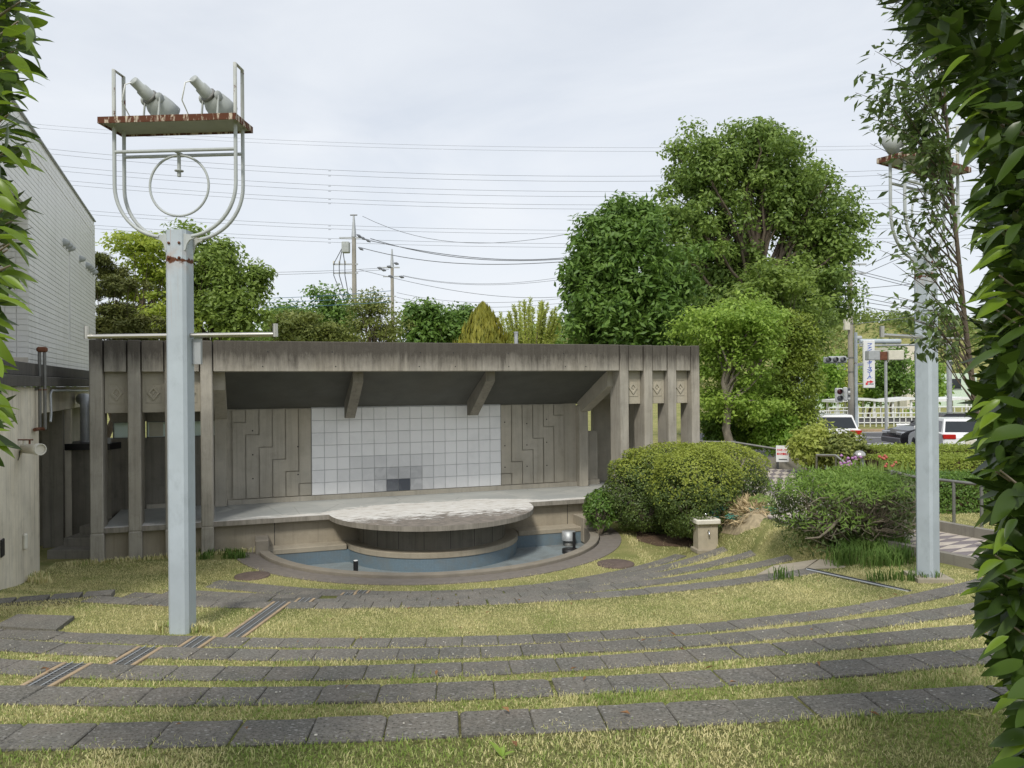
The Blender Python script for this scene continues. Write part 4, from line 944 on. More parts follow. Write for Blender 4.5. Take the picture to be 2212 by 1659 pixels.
# behind the stage, left to right
pads = [ell(190, 255, 540, 580, 26), ell(200, 320, 600, 640, 26), ell(195, 280, 575, 610, 26.5), ell(200, 300, 650, 690, 26), ell(235, 345, 680, 725, 26), ell(180, 260, 690, 740, 25.6), ell(270, 350, 705, 745, 26.2), ell(150, 230, 620, 650, 26.6)]
tree('pine_tree', 'dark layered pine tree beside the tiled building wall', M['l_pine'], ground_at(222, 26.2), 7.3, [(c, (r_[0], r_[1]*.8, r_[2])) for c, r_ in pads], .15, 120, 230, .30, .16, flat=.45, droop=-.2, aspect=.22, up=.9, limbs=26, bias=.3)
tree('maple_tree', 'airy yellow green maple tree behind the left light tower', M['l_maple'], ground_at(330, 30), 9., [ell(228, 380, 500, 560, 30), ell(260, 400, 540, 640, 30.5), ell(290, 420, 620, 740, 30), ell(225, 330, 600, 720, 31)], .20, 38, 190, .52, .16, flat=.32, droop=.15, aspect=.55, up=1., limbs=40, bias=.4)
tree('zelkova_tree', 'mid green broadleaf tree right of the left light tower', M['l_zelk'], ground_at(470, 32), 9.5, [ell(370, 430, 485, 545, 32), ell(400, 525, 515, 640, 32), ell(420, 570, 600, 745, 31.5), ell(535, 580, 555, 640, 32), ell(350, 450, 560, 700, 32.5)], .21, 75, 260, .62, .2, flat=.6, limbs=30, bias=.42)
tree('broadleaf_tree', 'low rounded green tree behind the stage roof, left of the utility pole', M['l_dark'], ground_at(720, 43), 6.5, [ell(560, 680, 652, 760, 41), ell(660, 770, 632, 760, 43)], .26, 70, 170, .8, .2, limbs=14, bias=.5)
tree('scrub_tree', 'olive scrubby tree just behind the stage roof at left of centre', M['l_shrub'], ground_at(640, 36), 5.5, [ell(585, 720, 668, 760, 36), ell(690, 760, 690, 760, 36)], .18, 55, 150, .55, .12, limbs=24, flat=.5, bias=.45)
tree('sparse_tree', 'sparse brownish tree with dark bent limbs between the two utility poles', M['l_shrub'], ground_at(795, 37), 7., [ell(760, 850, 622, 700, 37), ell(770, 890, 670, 760, 37), ell(750, 800, 640, 760, 37)], .15, 32, 170, .5, .13, limbs=50, bias=.35, flat=.5)
tree('oak_tree', 'dense dark green tree beyond the stage roof, left of the golden cypress', M['l_dark'], ground_at(950, 44), 7., [ell(868, 960, 655, 760, 44), ell(930, 1045, 660, 760, 45), ell(985, 1060, 690, 760, 44)], .28, 80, 200, .85, .22, limbs=14, bias=.5)
c_, r_ = ell(1000, 1092, 664, 800, 25.5)
t = empty('golden_cypress', ground_at(1045, 25.5), label='golden yellow conical cypress rising just behind the stage roof', cat='tree')
n = 9000; h = rng.random((n, 1))**.8; a = rng.uniform(0, 2*math.pi, (n, 1)); rr_ = r_[0]*3.0*np.clip(1-h, 0, 1)**.62*(.62+.42*rng.random((n, 1)))*(1+.16*np.sin(a*9+h*14))
H_ = aty(1045, 674, 25.5)[2]; P = np.concatenate([rr_*np.cos(a), rr_*np.sin(a), .2+h*(H_-.45)], 1); N = np.concatenate([np.cos(a), np.sin(a), .3+0*a], 1)+rng.normal(size=(n, 3))*.3
leaf_cloud('crown', M['l_gold'], t, P, N, .26, .30, -1.6, ax=np.concatenate([np.cos(a)*.4, np.sin(a)*.4, 1+0*a], 1)); MB().tube([(0, 0, -.3), (0, 0, H_*.9)], [.1, .02], 8).build('trunk', M['bark'], t)
# pale wispy tree: upright plumes
t = empty('wispy_tree', ground_at(1140, 38), label='pale green feathery tree with upright plumes behind the stage roof', cat='tree'); P_, N_ = [], []; b = MB()
for k in range(30):
    x0 = rng.uniform(1072, 1214); top = 640+28*abs((x0-1150)/60)**1.3+rng.uniform(0, 34); a0 = aty(1140+(x0-1140)*.55, 770, 38+rng.uniform(-1, 1)); a1 = aty(x0, top, 38+rng.uniform(-1.5, 1.5)); o_ = np.array(ground_at(1140, 38))
    s = np.linspace(0, 1, 75)[:, None]; p = a0+(a1-a0)*s-o_; b.tube([tuple(a0-o_), tuple((a0+a1)/2-o_), tuple(a1-o_)], [.035, .02, .006], 5)
    for _ in range(5): P_.append(p+rng.normal(size=p.shape)*np.array([.085, .085, .06])*(1.25-s)); N_.append(rng.normal(size=p.shape))
leaf_cloud('crown', M['l_wisp'], t, np.concatenate(P_), np.concatenate(N_), .15, .30, -.9); b.tube([(0, 0, -.3), (0, 0, 3.)], .1, 7).build('trunk', M['bark'], t)
tree('background_shrub', 'low pale shrubs filling the gap under the feathery tree', M['l_mid'], ground_at(1150, 40), 4.5, [ell(1060, 1230, 712, 780, 40)], .22, 60, 60, .7, .08, limbs=5)
tree('background_shrub', 'green shrubs low behind the left half of the stage roof', M['l_zelk'], ground_at(470, 37), 4.5, [ell(330, 480, 695, 800, 37), ell(450, 610, 690, 800, 37.5)], .22, 75, 110, .7, .08, limbs=5)
# right group
tree('magnolia_tree', 'tall dense dark green oval tree right behind the stage', M['l_dark'], ground_at(1365, 27), 9.8, [ell(1235, 1490, 470, 720, 27), ell(1280, 1420, 428, 560, 27), ell(1222, 1450, 600, 790, 26.5), ell(1260, 1340, 455, 540, 27), ell(1360, 1500, 560, 780, 27.5), ell(1225, 1330, 520, 700, 26.6)], .24, 95, 400, .55, .2, limbs=16, bias=.75, droop=.1, aspect=.42)
tree('camphor_tree', 'biggest tree, broad green crown with sky gaps towering right of the stage', M['l_big'], ground_at(1625, 36), 15.5, [ell(1395, 1640, 395, 640, 36), ell(1440, 1600, 280, 440, 36), ell(1545, 1715, 256, 420, 36), ell(1620, 1800, 300, 520, 36), ell(1690, 1855, 400, 600, 36), ell(1640, 1850, 540, 720, 36), ell(1480, 1700, 560, 760, 36), ell(1650, 1690, 258, 300, 36)], .22, 150, 520, .74, .45, limbs=60, bias=.62, fork=.25, twigs=1)
tree('maple_tree', 'light green maple tree in front of the biggest tree', M['l_zelk'], ground_at(1700, 30), 7., [ell(1590, 1750, 560, 660, 30), ell(1570, 1780, 620, 720, 30), ell(1690, 1800, 680, 770, 30)], .20, 60, 190, .55, .14, flat=.4, up=.9, limbs=20)
ft = [(0, 0, -.3), (-.05, 0, .5), (-.22, .05, 1.2), (-.12, .1, 1.9), (-.3, 0, 2.6), (-.2, 0, 3.4), (-.1, 0, 4.2)]
tree('garden_tree', 'small bright green tree with twin grey trunks at the right end of the stage', M['l_bright'], ground_at(1584, 23.5, .7), 5.4, [ell(1465, 1600, 660, 760, 23.5), ell(1520, 1690, 635, 750, 23.5), ell(1560, 1690, 700, 830, 23.5), ell(1500, 1590, 720, 830, 24), ell(1515, 1700, 820, 915, 24)], .13, 90, 260, .42, .17, 'barkl', trunk=ft, limbs=26, flat=.55, up=.7)
tree('firethorn_shrub', 'tall olive green columnar shrub beside the bright green tree', M['l_cone'], ground_at(1715, 24.5, .6), 4.6, [ell(1672, 1758, 690, 800, 24.5), ell(1660, 1765, 760, 900, 24.5), ell(1675, 1760, 880, 955, 24.3), ell(1690, 1740, 672, 730, 24.5)], .11, 110, 210, .35, .09, cat='shrub', limbs=8, bias=.8)
for k, (x0, x1, y0, y1, Y, mm, lb) in enumerate([(1515, 1580, 880, 960, 25.5, 'l_dark', 'dark green shrub filling the gap right of the stage end column'), (1580, 1660, 885, 960, 25.5, 'l_dark', 'dark shrub under the bright green tree trunk'), (1640, 1720, 900, 975, 24, 'l_mid', 'leafy undergrowth shrub above the white notice board'), (1715, 1800, 925, 1000, 20.5, 'l_wisp', 'pale spiky bamboo like shrub right of the notice board'),
    (1790, 1850, 945, 1000, 20, 'l_shrub', 'loose twiggy shrub in front of the white car'), (1520, 1640, 800, 900, 30, 'l_shrub', 'shaded hedge mass behind the twin trunks'), (1640, 1700, 795, 880, 29, 'l_mid', 'green bush between bright tree and firethorn')]):
    tree('roadside_shrub', lb, M[mm], ground_at((x0+x1)/2, Y, .6), 1.6, [ell(x0, x1, y0, y1, Y)], .13, 75, 60, .32, .04, cat='shrub', limbs=14, bias=.7)
# far wooded hill
hb = MB(); xs_ = np.linspace(-150, 260, 60)
def hillz(x): return 9+6*math.sin(x*.02+1)+2*math.sin(x*.07)+(8 if x > 40 else 0)*min(1, max(0, (x-40)/30))
v = []; f = []
for x in xs_:
    for j, q in enumerate(np.linspace(0, 1, 8)): v.append((x, 150+60*q, .0+hillz(x)*math.sin(q*math.pi/2)))
for i in range(59):
    for j in range(7): a = i*8+j; f.append((a, a+8, a+9, a+1))
hb.add(v, f, True).build('hill', M['ground'], None, kind='structure', label='low wooded hill beyond the road')
n = 900; x = rng.uniform(-60, 190, n); q = rng.random(n)**.8
Cl = np.stack([x, 150+60*q, np.array([hillz(a) for a in x])*np.sin(q*math.pi/2)+1.5, np.full(n, 2.6)*rng.uniform(.7, 1.3, n)], 1)
P, N = fill(Cl, 40, .9, .6); leaf_cloud('wood', M['l_hill'], None, P, N, 1.0, .6, .1, kind='stuff', label='far off wood covering the hill beyond the road')
# row of street trees behind the road
for k, (x0, x1, y0, y1, Y) in enumerate([(1765, 1815, 760, 880, 52), (1810, 1850, 790, 880, 56), (1850, 1905, 785, 880, 58), (1900, 1960, 745, 880, 54), (1960, 2040, 770, 880, 58)]):
    tree('street_tree', ['green street tree left of the traffic light pole', 'pale street tree behind the traffic light pole', 'street tree behind the white banner sign', 'darker street tree right of the banner sign', 'street tree mostly hidden behind the right tower'][k], M[['l_mid', 'l_wisp', 'l_mid', 'l_dark', 'l_mid'][k]], ground_at((x0+x1)/2, Y, .35), 5., [ell(x0, x1, y0, y1, Y)], .30, 60, 50, .7, .12, limbs=8, group='street trees beyond the road', bias=.5)
tree('background_tree', 'green trees seen through the passage under the left building', M['l_mid'], (-22, 32, 0), 7, [((-22, 32, 4.2), (5, 3, 4))], .25, 60, 90, .8, .2, limbs=8)

# ---------------------------------------------------------------- clipped azaleas and other bushes in front
def dome_bush(name, label, lobes, leaf, per_m2, m_old, m_new, base, cat='bush', sh=.24, aspect=.5, newcut=.18, trunk=True, zmin=0., inner='l_aza'):
    t = empty(name, base, label=label, cat=cat); Po, No, Pn, Nn = [], [], [], []
    for c, r_ in lobes:
        c = np.array(c)-np.array(base); A = 4*math.pi*((r_[0]*r_[1])**1.6/3+(r_[0]*r_[2])**1.6/3+(r_[1]*r_[2])**1.6/3)**(1/1.6); n = int(A*per_m2)
        d = unit(rng.normal(size=(n, 3))); lump = 1+sh*.5*(np.sin(d[:, :1]*7+c[0])*np.cos(d[:, 1:2]*6+1)+np.sin(d[:, 2:]*8+d[:, :1]*5))*.5
        k = lump*(1-.30*rng.random((n, 1))**2.2+.07*(rng.random((n, 1)) < .05)*rng.random((n, 1))); p = c+d*np.array(r_)*k; nn = d/np.array(r_); nn = unit(nn)+rng.normal(size=(n, 3))*.45+np.array([0, 0, .35])
        sq = (np.abs(d)**3.2).sum(1, keepdims=True)**(1/3.2); p = c+(p-c)/(sq**.45)
        hole = (np.sin(p[:, 0]*8.+2*np.sin(p[:, 2]*5))+np.sin(p[:, 2]*9.5+p[:, 1]*6) > 1.25) & (d[:, 2] < .45); ok = (p[:, 2] > zmin) & ~(hole & (rng.random(n) < .85)); p, nn, d, k = p[ok], nn[ok], d[ok], k[ok]
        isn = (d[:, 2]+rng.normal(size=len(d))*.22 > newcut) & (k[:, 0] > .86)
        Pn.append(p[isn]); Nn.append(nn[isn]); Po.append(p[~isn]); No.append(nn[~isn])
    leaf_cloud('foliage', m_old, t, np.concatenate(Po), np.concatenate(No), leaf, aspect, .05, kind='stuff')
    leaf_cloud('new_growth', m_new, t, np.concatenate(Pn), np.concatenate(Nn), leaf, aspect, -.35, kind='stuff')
    if trunk:
        b = MB()
        for c, r_ in lobes:
            c = np.array(c)-np.array(base)
            for k in range(14):
                a = rng.uniform(0, 2*math.pi); e = c+np.array([math.cos(a)*r_[0]*.75, math.sin(a)*r_[1]*.75, r_[2]*rng.uniform(-.2, .7)]); b.tube(limb_path((c[0]*.8, c[1]*.8, -.1), e, 5, .1, .1), [.025, .02, .015, .01, .005], 5)
        b.build('branches', M['twig'], t, kind='stuff')
    return t
c1, r1 = ell(1305, 1480, 980, 1150, 17.0); c1b, r1b = ell(1335, 1560, 960, 1075, 17.2)
dome_bush('azalea_bush', 'rear clipped azalea bush against the right stage columns', [(c1, (r1[0], .75, r1[2])), (c1b, (r1b[0], .8, r1b[2]))], .052, 2300, M['l_aza'], M['l_azan'], (c1[0], 17.0, .05), newcut=.55)  # pale new growth cut back so leaf colour makes this bush look shaded
c2, r2 = ell(1405, 1600, 965, 1165, 15.9); c3, r3 = ell(1450, 1655, 960, 1092, 16.4)
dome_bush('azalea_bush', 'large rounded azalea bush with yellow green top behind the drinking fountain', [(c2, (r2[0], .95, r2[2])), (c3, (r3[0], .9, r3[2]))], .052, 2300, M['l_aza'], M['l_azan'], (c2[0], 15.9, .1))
tb = empty('bare_stem', aty(1601, 1085, 15.6), label='bare crooked grey stem under the right side of the large azalea', cat='stem')
MB().tube([(0, 0, -.15), (-.02, 0, .12), (.04, 0, .35), (-.03, .05, .62), (.1, .1, .85)], [.035, .03, .026, .02, .015], 7).build('stem', M['barkl'], tb)
c4, r4 = ell(1262, 1330, 1060, 1140, 16.9)
dome_bush('ivy_shrub', 'small dark glossy shrub hanging over the right end of the stage slab', [(c4, (r4[0], .4, r4[2]))], .075, 1300, M['l_dark'], M['l_dark'], (c4[0], 16.9, .05), newcut=2.)
c5, r5 = ell(1672, 1985, 1012, 1165, 11.9); c6, r6 = ell(1690, 1900, 1090, 1215, 11.4); c7, r7 = ell(1880, 1978, 1020, 1160, 12.2)
def hollow_bush():
    base = (c5[0], 11.9, .78)
    t = empty('ragged_bush', base, label='big ragged bush with bare twigs and bright creeper on top, left of the right tower', cat='bush'); Po, No, Pn, Nn = [], [], [], []
    for (c, r_, n, cut) in ((c5, (r5[0], .85, r5[2]), 11000, 0), (c7, (r7[0], .7, r7[2]), 3800, 0), (c6, (r6[0], .6, r6[2]), 1500, 1)):
        c = np.array(c)-np.array(base); d = unit(rng.normal(size=(n, 3))); lump = 1+.10*np.sin(d[:, :1]*9)*np.cos(d[:, 2:]*7)+.07*np.sin(d[:, 1:2]*13); k = lump*(1-.34*rng.random((n, 1))**2)
        p = c+d*np.array(r_)*k; nn = d+rng.normal(size=(n, 3))*.5+np.array([0, 0, .4])
        gap = (np.sin(p[:, 0]*5.2+1.)+np.sin(p[:, 2]*6.1+p[:, 0]*2.3)) > -.25
        front = (d[:, 1] < -.1) & (d[:, 2] < .30) & (d[:, 2] > -.75)
        ok = ~(front & (rng.random(n) < np.where(gap, .97, .62))) & (p[:, 2] > 0); p, nn, d = p[ok], nn[ok], d[ok]
        top = (d[:, 2] > .32+.2*rng.normal(size=len(d))*.5) & (c[2] > .2) & (p[:, 0] < .75)
        Pn.append(p[top]); Nn.append(nn[top]); Po.append(p[~top]); No.append(nn[~top])
    leaf_cloud('foliage', M['l_bushc'], t, np.concatenate(Po), np.concatenate(No), .075, .38, .0, kind='stuff')
    leaf_cloud('creeper', M['l_bushn'], t, np.concatenate(Pn), np.concatenate(Nn), .095, .24, -.5, kind='stuff')
    b = MB()
    for k in range(170):
        x0 = rng.uniform(-.5, .6); e = np.array([rng.uniform(-1.0, .95), rng.uniform(-.85, -.3), rng.uniform(.25, 1.0)]); b.tube(limb_path((x0*.5, .1, -.05), e, 6, rng.uniform(.0, .25), .16), [.016, .013, .011, .009, .007, .004], 5)
    b.tube([(-.1, -.3, .62), (-.35, -.6, .55), (-.55, -.75, .42), (-.75, -.82, .30), (-.95, -.8, .28)], [.03, .026, .022, .016, .008], 7)
    b.build('branches', M['twig'], t, kind='stuff')
hollow_bush()
c8, r8 = ell(1618, 1672, 1070, 1105, 14.8); dome_bush('grey_shrub', 'little grey green shrub at the path edge between azalea and ragged bush', [(c8, (r8[0], .3, r8[2]))], .05, 1500, M['l_iris'], M['l_iris'], (c8[0], 14.8, .75), newcut=2., trunk=False)
# clipped two tier hedge along the road
def box_hedge(label, x0, x1, y0, y1, Y, dp, m=M['l_hedgey']):
    a, b = aty(x0, y0, Y), aty(x1, y1, Y); n = int((b[0]-a[0])*(dp+a[2]-b[2])*2600); base = (a[0], Y, b[2])
    t = empty('clipped_hedge', base, label=label, cat='hedge'); L_, H_ = b[0]-a[0], a[2]-b[2]
    s = rng.random(n) < dp/(dp+H_); x = rng.uniform(0, L_, n); u_ = rng.random(n); P = np.where(s[:, None], np.stack([x, u_*dp, np.full(n, H_)], 1), np.stack([x, np.zeros(n), u_*H_], 1))
    P = P+rng.normal(size=P.shape)*.035; N = np.where(s[:, None], [0, 0, 1.], [0, -1., .3])+rng.normal(size=P.shape)*.5
    leaf_cloud('foliage', m, t, P, N, .055, .55, -.2, kind='stuff'); MB().box(.04, L_-.04, .05, dp-.05, -.3, H_-.05).build('core', M['soil'], t)
box_hedge('upper tier of the clipped yellow green hedge by the road', 1903, 2125, 972, 1005, 19.0, 1.0)
box_hedge('lower front tier of the clipped yellow green hedge', 1908, 2135, 994, 1030, 17.6, .9)
box_hedge('shaded planting bed of dark shrubs behind the grey pipe rail', 1985, 2180, 1040, 1130, 14.6, 1.2, M['l_dark'])

# ---------------------------------------------------------------- road, kerbs, street furniture
RZ = .42
MB().add([(9.5, 25.5, RZ), (60, 22, RZ), (200, 22, RZ), (200, 47, RZ), (60, 47, RZ), (16, 44, RZ), (9.5, 44, RZ)], [(0, 1, 2, 3, 4, 5, 6)]).build('road', M['asphalt'], None, kind='structure', label='grey asphalt road crossing behind the garden')
def mark(px, py, qx, qy, wd, label_=None):
    a, b = atz(px, py, RZ+.006), atz(qx, qy, RZ+.006); d = b-a; s = np.array([-d[1], d[0], 0]); s = s/np.linalg.norm(s)*wd/2
    return [tuple(a+s), tuple(a-s), tuple(b-s), tuple(b+s)]
rm = empty('road_markings', (0, 0, 0), label='white painted lane lines on the road between the parked cars', kind='structure')
for L_ in ((1850, 957, 1930, 962, .25), (1840, 934, 1985, 932, .3), (1860, 944, 1960, 946, .2), (1890, 957, 2100, 966, .22)):
    MB().add(mark(*L_), [(0, 1, 2, 3)]).build('lane_line', M['white'], rm)
MB().add([(15, 43.9, RZ), (80, 43.9, RZ), (80, 44.2, RZ), (15, 44.2, RZ), (15, 43.9, RZ+.16), (80, 43.9, RZ+.16), (80, 44.2, RZ+.16), (15, 44.2, RZ+.16)], [(4, 5, 6, 7), (0, 1, 5, 4), (3, 7, 6, 2), (0, 4, 7, 3), (1, 2, 6, 5)]).build('road_kerb', M['drainw'], None, kind='structure', label='far kerb of the road')
MB().box(15, 80, 44.2, 52, .3, RZ+.14).build('grass_verge', M['ground'], None, kind='structure', label='grass verge beyond the road')
def car(loc, heading, paint, label, h=1.5, L=4.3, W=1.76, split=.62):
    """a hatchback / SUV: lofted body, glasshouse, wheels; local x points forwards"""
    t = empty('parked_car', loc, heading, label=label, cat='car', group='cars on the road beyond the garden')
    prof = [(-L/2, .45), (-L/2+.02, .85), (-L/2+.12, 1.0), (-L/2+.55, 1.02), (L*.13, .98), (L*.27, .93), (L*.42, .80), (L/2-.06, .66), (L/2, .42), (L/2-.05, .25), (-L/2+.05, .25)]
    b = MB(); v = []; secs = [(-W/2, .93), (-W/2+.05, 1.), (W/2-.05, 1.), (W/2, .93)]
    for y, k in secs: v += [(x*(.985 if k < 1 else 1), y, .62+(z-.62)*k) for x, z in prof]
    n = len(prof); f = [tuple(range(n-1, -1, -1)), tuple(range(3*n, 4*n))]
    for i in range(3): f += [(i*n+k, i*n+(k+1) % n, (i+1)*n+(k+1) % n, (i+1)*n+k) for k in range(n)]
    b.add(v, f).build('body', paint, t)
    x0, x1, x2, x3 = -L/2+.14, -L/2+.62, L*.02, L*.24; wi, wt = W/2-.06, W/2-.22
    def cab(name, m, xs_, z0, z1, wa, wb, grow=0.):
        (a, d, c, e) = xs_
        v = [(a, -wa, z0), (e, -wa, z0), (e, wa, z0), (a, wa, z0), (d, -wb, z1), (c, -wb, z1), (c, wb, z1), (d, wb, z1)]
        return MB().add(v, [(0, 1, 5, 4), (1, 2, 6, 5), (2, 3, 7, 6), (3, 0, 4, 7), (4, 5, 6, 7), (0, 3, 2, 1)]).build(name, m, t)
    cab('roof', paint, (x0+.10, x1, x2, x3-.1), .96, h, wi, wt)
    gz0, gz1 = 1.03, h-.09; fr = lambda z: (z-.96)/(h-.96)
    def lerp(a, b_, k): return a+(b_-a)*k
    for s in (-1, 1):
        for (u0, u1) in ((.07, .34), (.38, .64), (.68, .92)):
            v = []
            for z in (gz0, gz1):
                k = fr(z); xa, xb = lerp(x0+.10, x1, k), lerp(x3-.1, x2, k); y = s*(lerp(wi, wt, k)+.004)
                v += [(lerp(xa, xb, u0), y, z), (lerp(xa, xb, u1), y, z)]
            MB().add(v, [(0, 1, 3, 2)]).build('side_window', M['glass'], t)
    for nm, e0, e1, sg_ in (('rear_window', x0+.10, x1, -1), ('windscreen', x3-.1, x2, 1)):
        v = []
        for z in (gz0, gz1):
            k = fr(z); x = lerp(e0, e1, k)+sg_*.006; y = lerp(wi, wt, k)-.06; v += [(x, -y, z+.004), (x, y, z+.004)]
        MB().add(v, [(0, 1, 3, 2)]).build(nm, M['glass'], t)
    box('bumper', M['carg'], t, -L/2-.03, -L/2+.2, -W/2+.06, W/2-.06, .27, .52, .03); box('bumper', M['carg'], t, L/2-.2, L/2+.03, -W/2+.06, W/2-.06, .25, .48, .03)
    box('number_plate', M['cream'], t, -L/2-.04, -L/2-.01, -.17, .17, .62, .79, .004)
    for s in (-1, 1):
        MB().box(-L/2-.015, -L/2+.22, *( (W/2-.42, W/2-.0) if s > 0 else (-W/2+.0, -W/2+.42)), .80, .97, .02).build('tail_light', M['tailr'], t)
        MB().box(L/2-.22, L/2-.02, *((W/2-.45, W/2-.05) if s > 0 else (-W/2+.05, -W/2+.45)), .60, .74, .02).build('headlight', M['chrome'], t)
        MB().box(L*.15, L*.15+.12, *((W/2-.02, W/2+.17) if s > 0 else (-W/2-.17, -W/2+.02)), .98, 1.13, .03).build('mirror', paint, t)
        for x in (-L*.30, L*.31):
            Mx = Matrix.Translation((x, s*(W/2-.10), .32)) @ Matrix.Rotation(R(90), 4, 'X'); wh = MB().lathe([(.21, -.10), (.31, -.105), (.325, -.06), (.325, .06), (.31, .105), (.21, .10)], 24, Mx).build('wheel', M['rubber'], t)
            MB().lathe([(.0, -.085*1), (.2, -.09), (.2, .09), (0, .085)], 16, Mx).build('rim', M['galv'], wh)
    return t
car((aty(1818, 829, 31)[0], 32.5, RZ), R(90-11), M['carw'], 'white hatchback seen from behind through the shrubs, red tail lamps', 1.55)
car((aty(1938, 829, 33)[0]+2.0, 33.3, RZ), R(180), M['cark'], 'black car nosing out from behind the right tower', 1.5)
car((aty(2066, 829, 29)[0], 29.5, RZ), R(78), M['carw'], 'white car with red lamps behind the right foreground hedge', 1.5)
car((aty(1745, 829, 38)[0], 38.5, RZ), R(80), M['carw'], 'pale car farther up the road, left of the white hatchback', 1.5)
# utility pole with traffic lights
def upole(x, Y, z0, top, r0, label, name='utility_pole'):
    t = empty(name, (x, Y, z0), label=label, cat='utility pole', group='concrete utility poles'); H_ = top-z0
    MB().tube([(0, 0, -.3), (0, 0, H_)], [r0, r0*.68], 14).build('pole', M['polec'], t); return t, H_
x = aty(1838, 829, 43)[0]; tp, H_ = upole(x, 43, RZ, 10.2, .17, 'concrete utility pole carrying the traffic lights across the road')
for z in (6.6, 6.1, 4.2, 3.4): MB().tube([(0, 0, z), (0, 0, z+.06)], .17, 14).build('band', M['galvd'], tp)
for z in (9.4, 8.9): box('crossarm', M['galv'], tp, -.9, .9, -.06, .06, z, z+.09)
box('equipment_box', M['cream'], tp, -.42, -.12, -.28, .0, 5.75, 6.4, .03); MB().tube([(.2, -.2, 5.3), (.5, -.2, 5.3)], .14, 12).build('camera', M['galv'], tp)
MB().tube([(.16, -.1, .0), (.16, -.1, 6.)], .03, 6).build('cable_pipe', M['galvd'], tp)
def signal(loc, rz, vert, label, col=('ink', 'ink', 'ink')):
    t = empty('traffic_light', loc, rz, label=label, cat='traffic light'); n = len(col)
    if vert: MB().box(-.2, .2, -.1, .1, -.38, .38, .04).build('housing', M['white'], t)
    else: MB().box(-.62, .62, -.1, .1, -.2, .2, .08).build('housing', M['galv'], t)
    for k, c in enumerate(col):
        p = (0, -.105, .18-.36*k) if vert else (-.38+.38*k, -.105, 0)
        l = MB().lathe([(.14, 0), (.14, .02), (0, .035)], 16, axis_M(p, (0, -1, 0))).build('lens', M[c], t)
        MB().arc([(.145, 0), (.155, 0), (.155, .16), (.145, .16)], R(10), R(170), 12, axis_M(p, (0, -1, 0), (1, 0, 0))).build('visor', M['galv'], l)
    return t
q = aty(1804, 777, 42.8); signal(q, R(-12), False, 'horizontal three lamp traffic light on an arm left of the utility pole'); MB().tube([(q[0]+.6, q[1], q[2]), (x-.1, 43, q[2]+.1)], .035, 8).build('signal_arm', M['galv'], tp.parent, label='thin arm holding the horizontal traffic light', cat='signal arm')
q = aty(1812, 853, 42.6); signal(q, R(0), True, 'white pedestrian light facing the garden on the utility pole', ('maroon', 'ink'))
q = aty(1826, 851, 42.6); signal(q, R(70), True, 'white pedestrian light turned sideways on the utility pole', ('ink', 'ink'))
# banner sign
bx_ = aty(1867, 829, 40); t = empty('banner_sign', (bx_[0], 40, RZ), label='tall white vertical sign with blue Japanese lettering and red arrow on a pale pole', cat='sign')
MB().tube([(-.42, 0, 0), (-.42, 0, 5.45)], .075, 14).build('pole', M['pole'], t)
zt, zb = aty(1880, 735, 40)[2]-RZ, aty(1880, 838, 40)[2]-RZ
MB().box(-.06, .54, -.06, .06, zb, zt, .02).build('panel', M['white'], t)
for z in (zt-.2, (zt+zb)/2, zb+.2): box('bracket', M['galv'], t, -.40, -.062, -.03, .03, z, z+.06)
chs = 'ファインモータースクール'; step = (zt-zb-.62)/len(chs)
for k, ch in enumerate(chs): font_mesh(ch, step*1.22, M['blue'], t, (.24, -.064, zt-.16-step*(k+.5)), (R(90), R(90) if ch == 'ー' else 0, 0), shear=.18 if ch != 'ー' else 0, sx=1.55 if ch != 'ー' else 1.2)
MB().prism([(-.16, -.035), (.02, -.035), (.02, -.09), (.2, 0), (.02, .09), (.02, .035), (-.16, .035)], 0, .004, Matrix(((1, 0, 0, .26), (0, 0, 1, -.066), (0, 1, 0, zb+.32), (0, 0, 0, 1)))).build('arrow', M['red'], t)
box('print_block', M['red'], t, .04, .16, -.066, -.062, zb+.16, zb+.28); box('print_bar', M['ink'], t, .18, .46, -.066, -.062, zb+.18, zb+.23)
# signal mast arm
a = aty(1857, 742, 41.5); b_ = aty(2050, 745, 41.5); t = empty('mast_arm', (a[0], a[1], a[2]), label='pale twin tube traffic mast arm reaching left above the banner sign', cat='mast')
L_ = b_[0]-a[0]; MB().tube([(0, 0, .12), (2.2, 0, .1)], .13, 10).build('arm', M['pole'], t); MB().tube([(0, 0, -.12), (L_, 0, -.08)], .06, 8).build('arm', M['galv'], t); MB().tube([(L_, 0, .3), (L_, 0, -a[2]+RZ)], .13, 10).build('mast', M['galv'], t)
q = aty(1913, 745, 38); t = empty('street_lamp', (q[0], 38, RZ), label='street lamp with two box floodlights on a slim post beyond the road', cat='street lamp')
H_ = aty(1913, 778, 38)[2]-RZ; MB().tube([(0, 0, 0), (0, 0, H_)], .07, 10).build('post', M['galv'], t)
for s in (-1, 1): MB().box(-.34 if s > 0 else -.95, .95 if s > 0 else -.36, -.2, .2, H_, H_+.48, .03).build('lamp_box', M['galv'], t) if s < 0 else MB().box(.06, .82, -.2, .2, H_, H_+.48, .03).build('lamp_box', M['cream'], t)
box('lamp_mount', M['rust'], t, -.34, .04, -.12, .12, H_, H_+.42, .02)
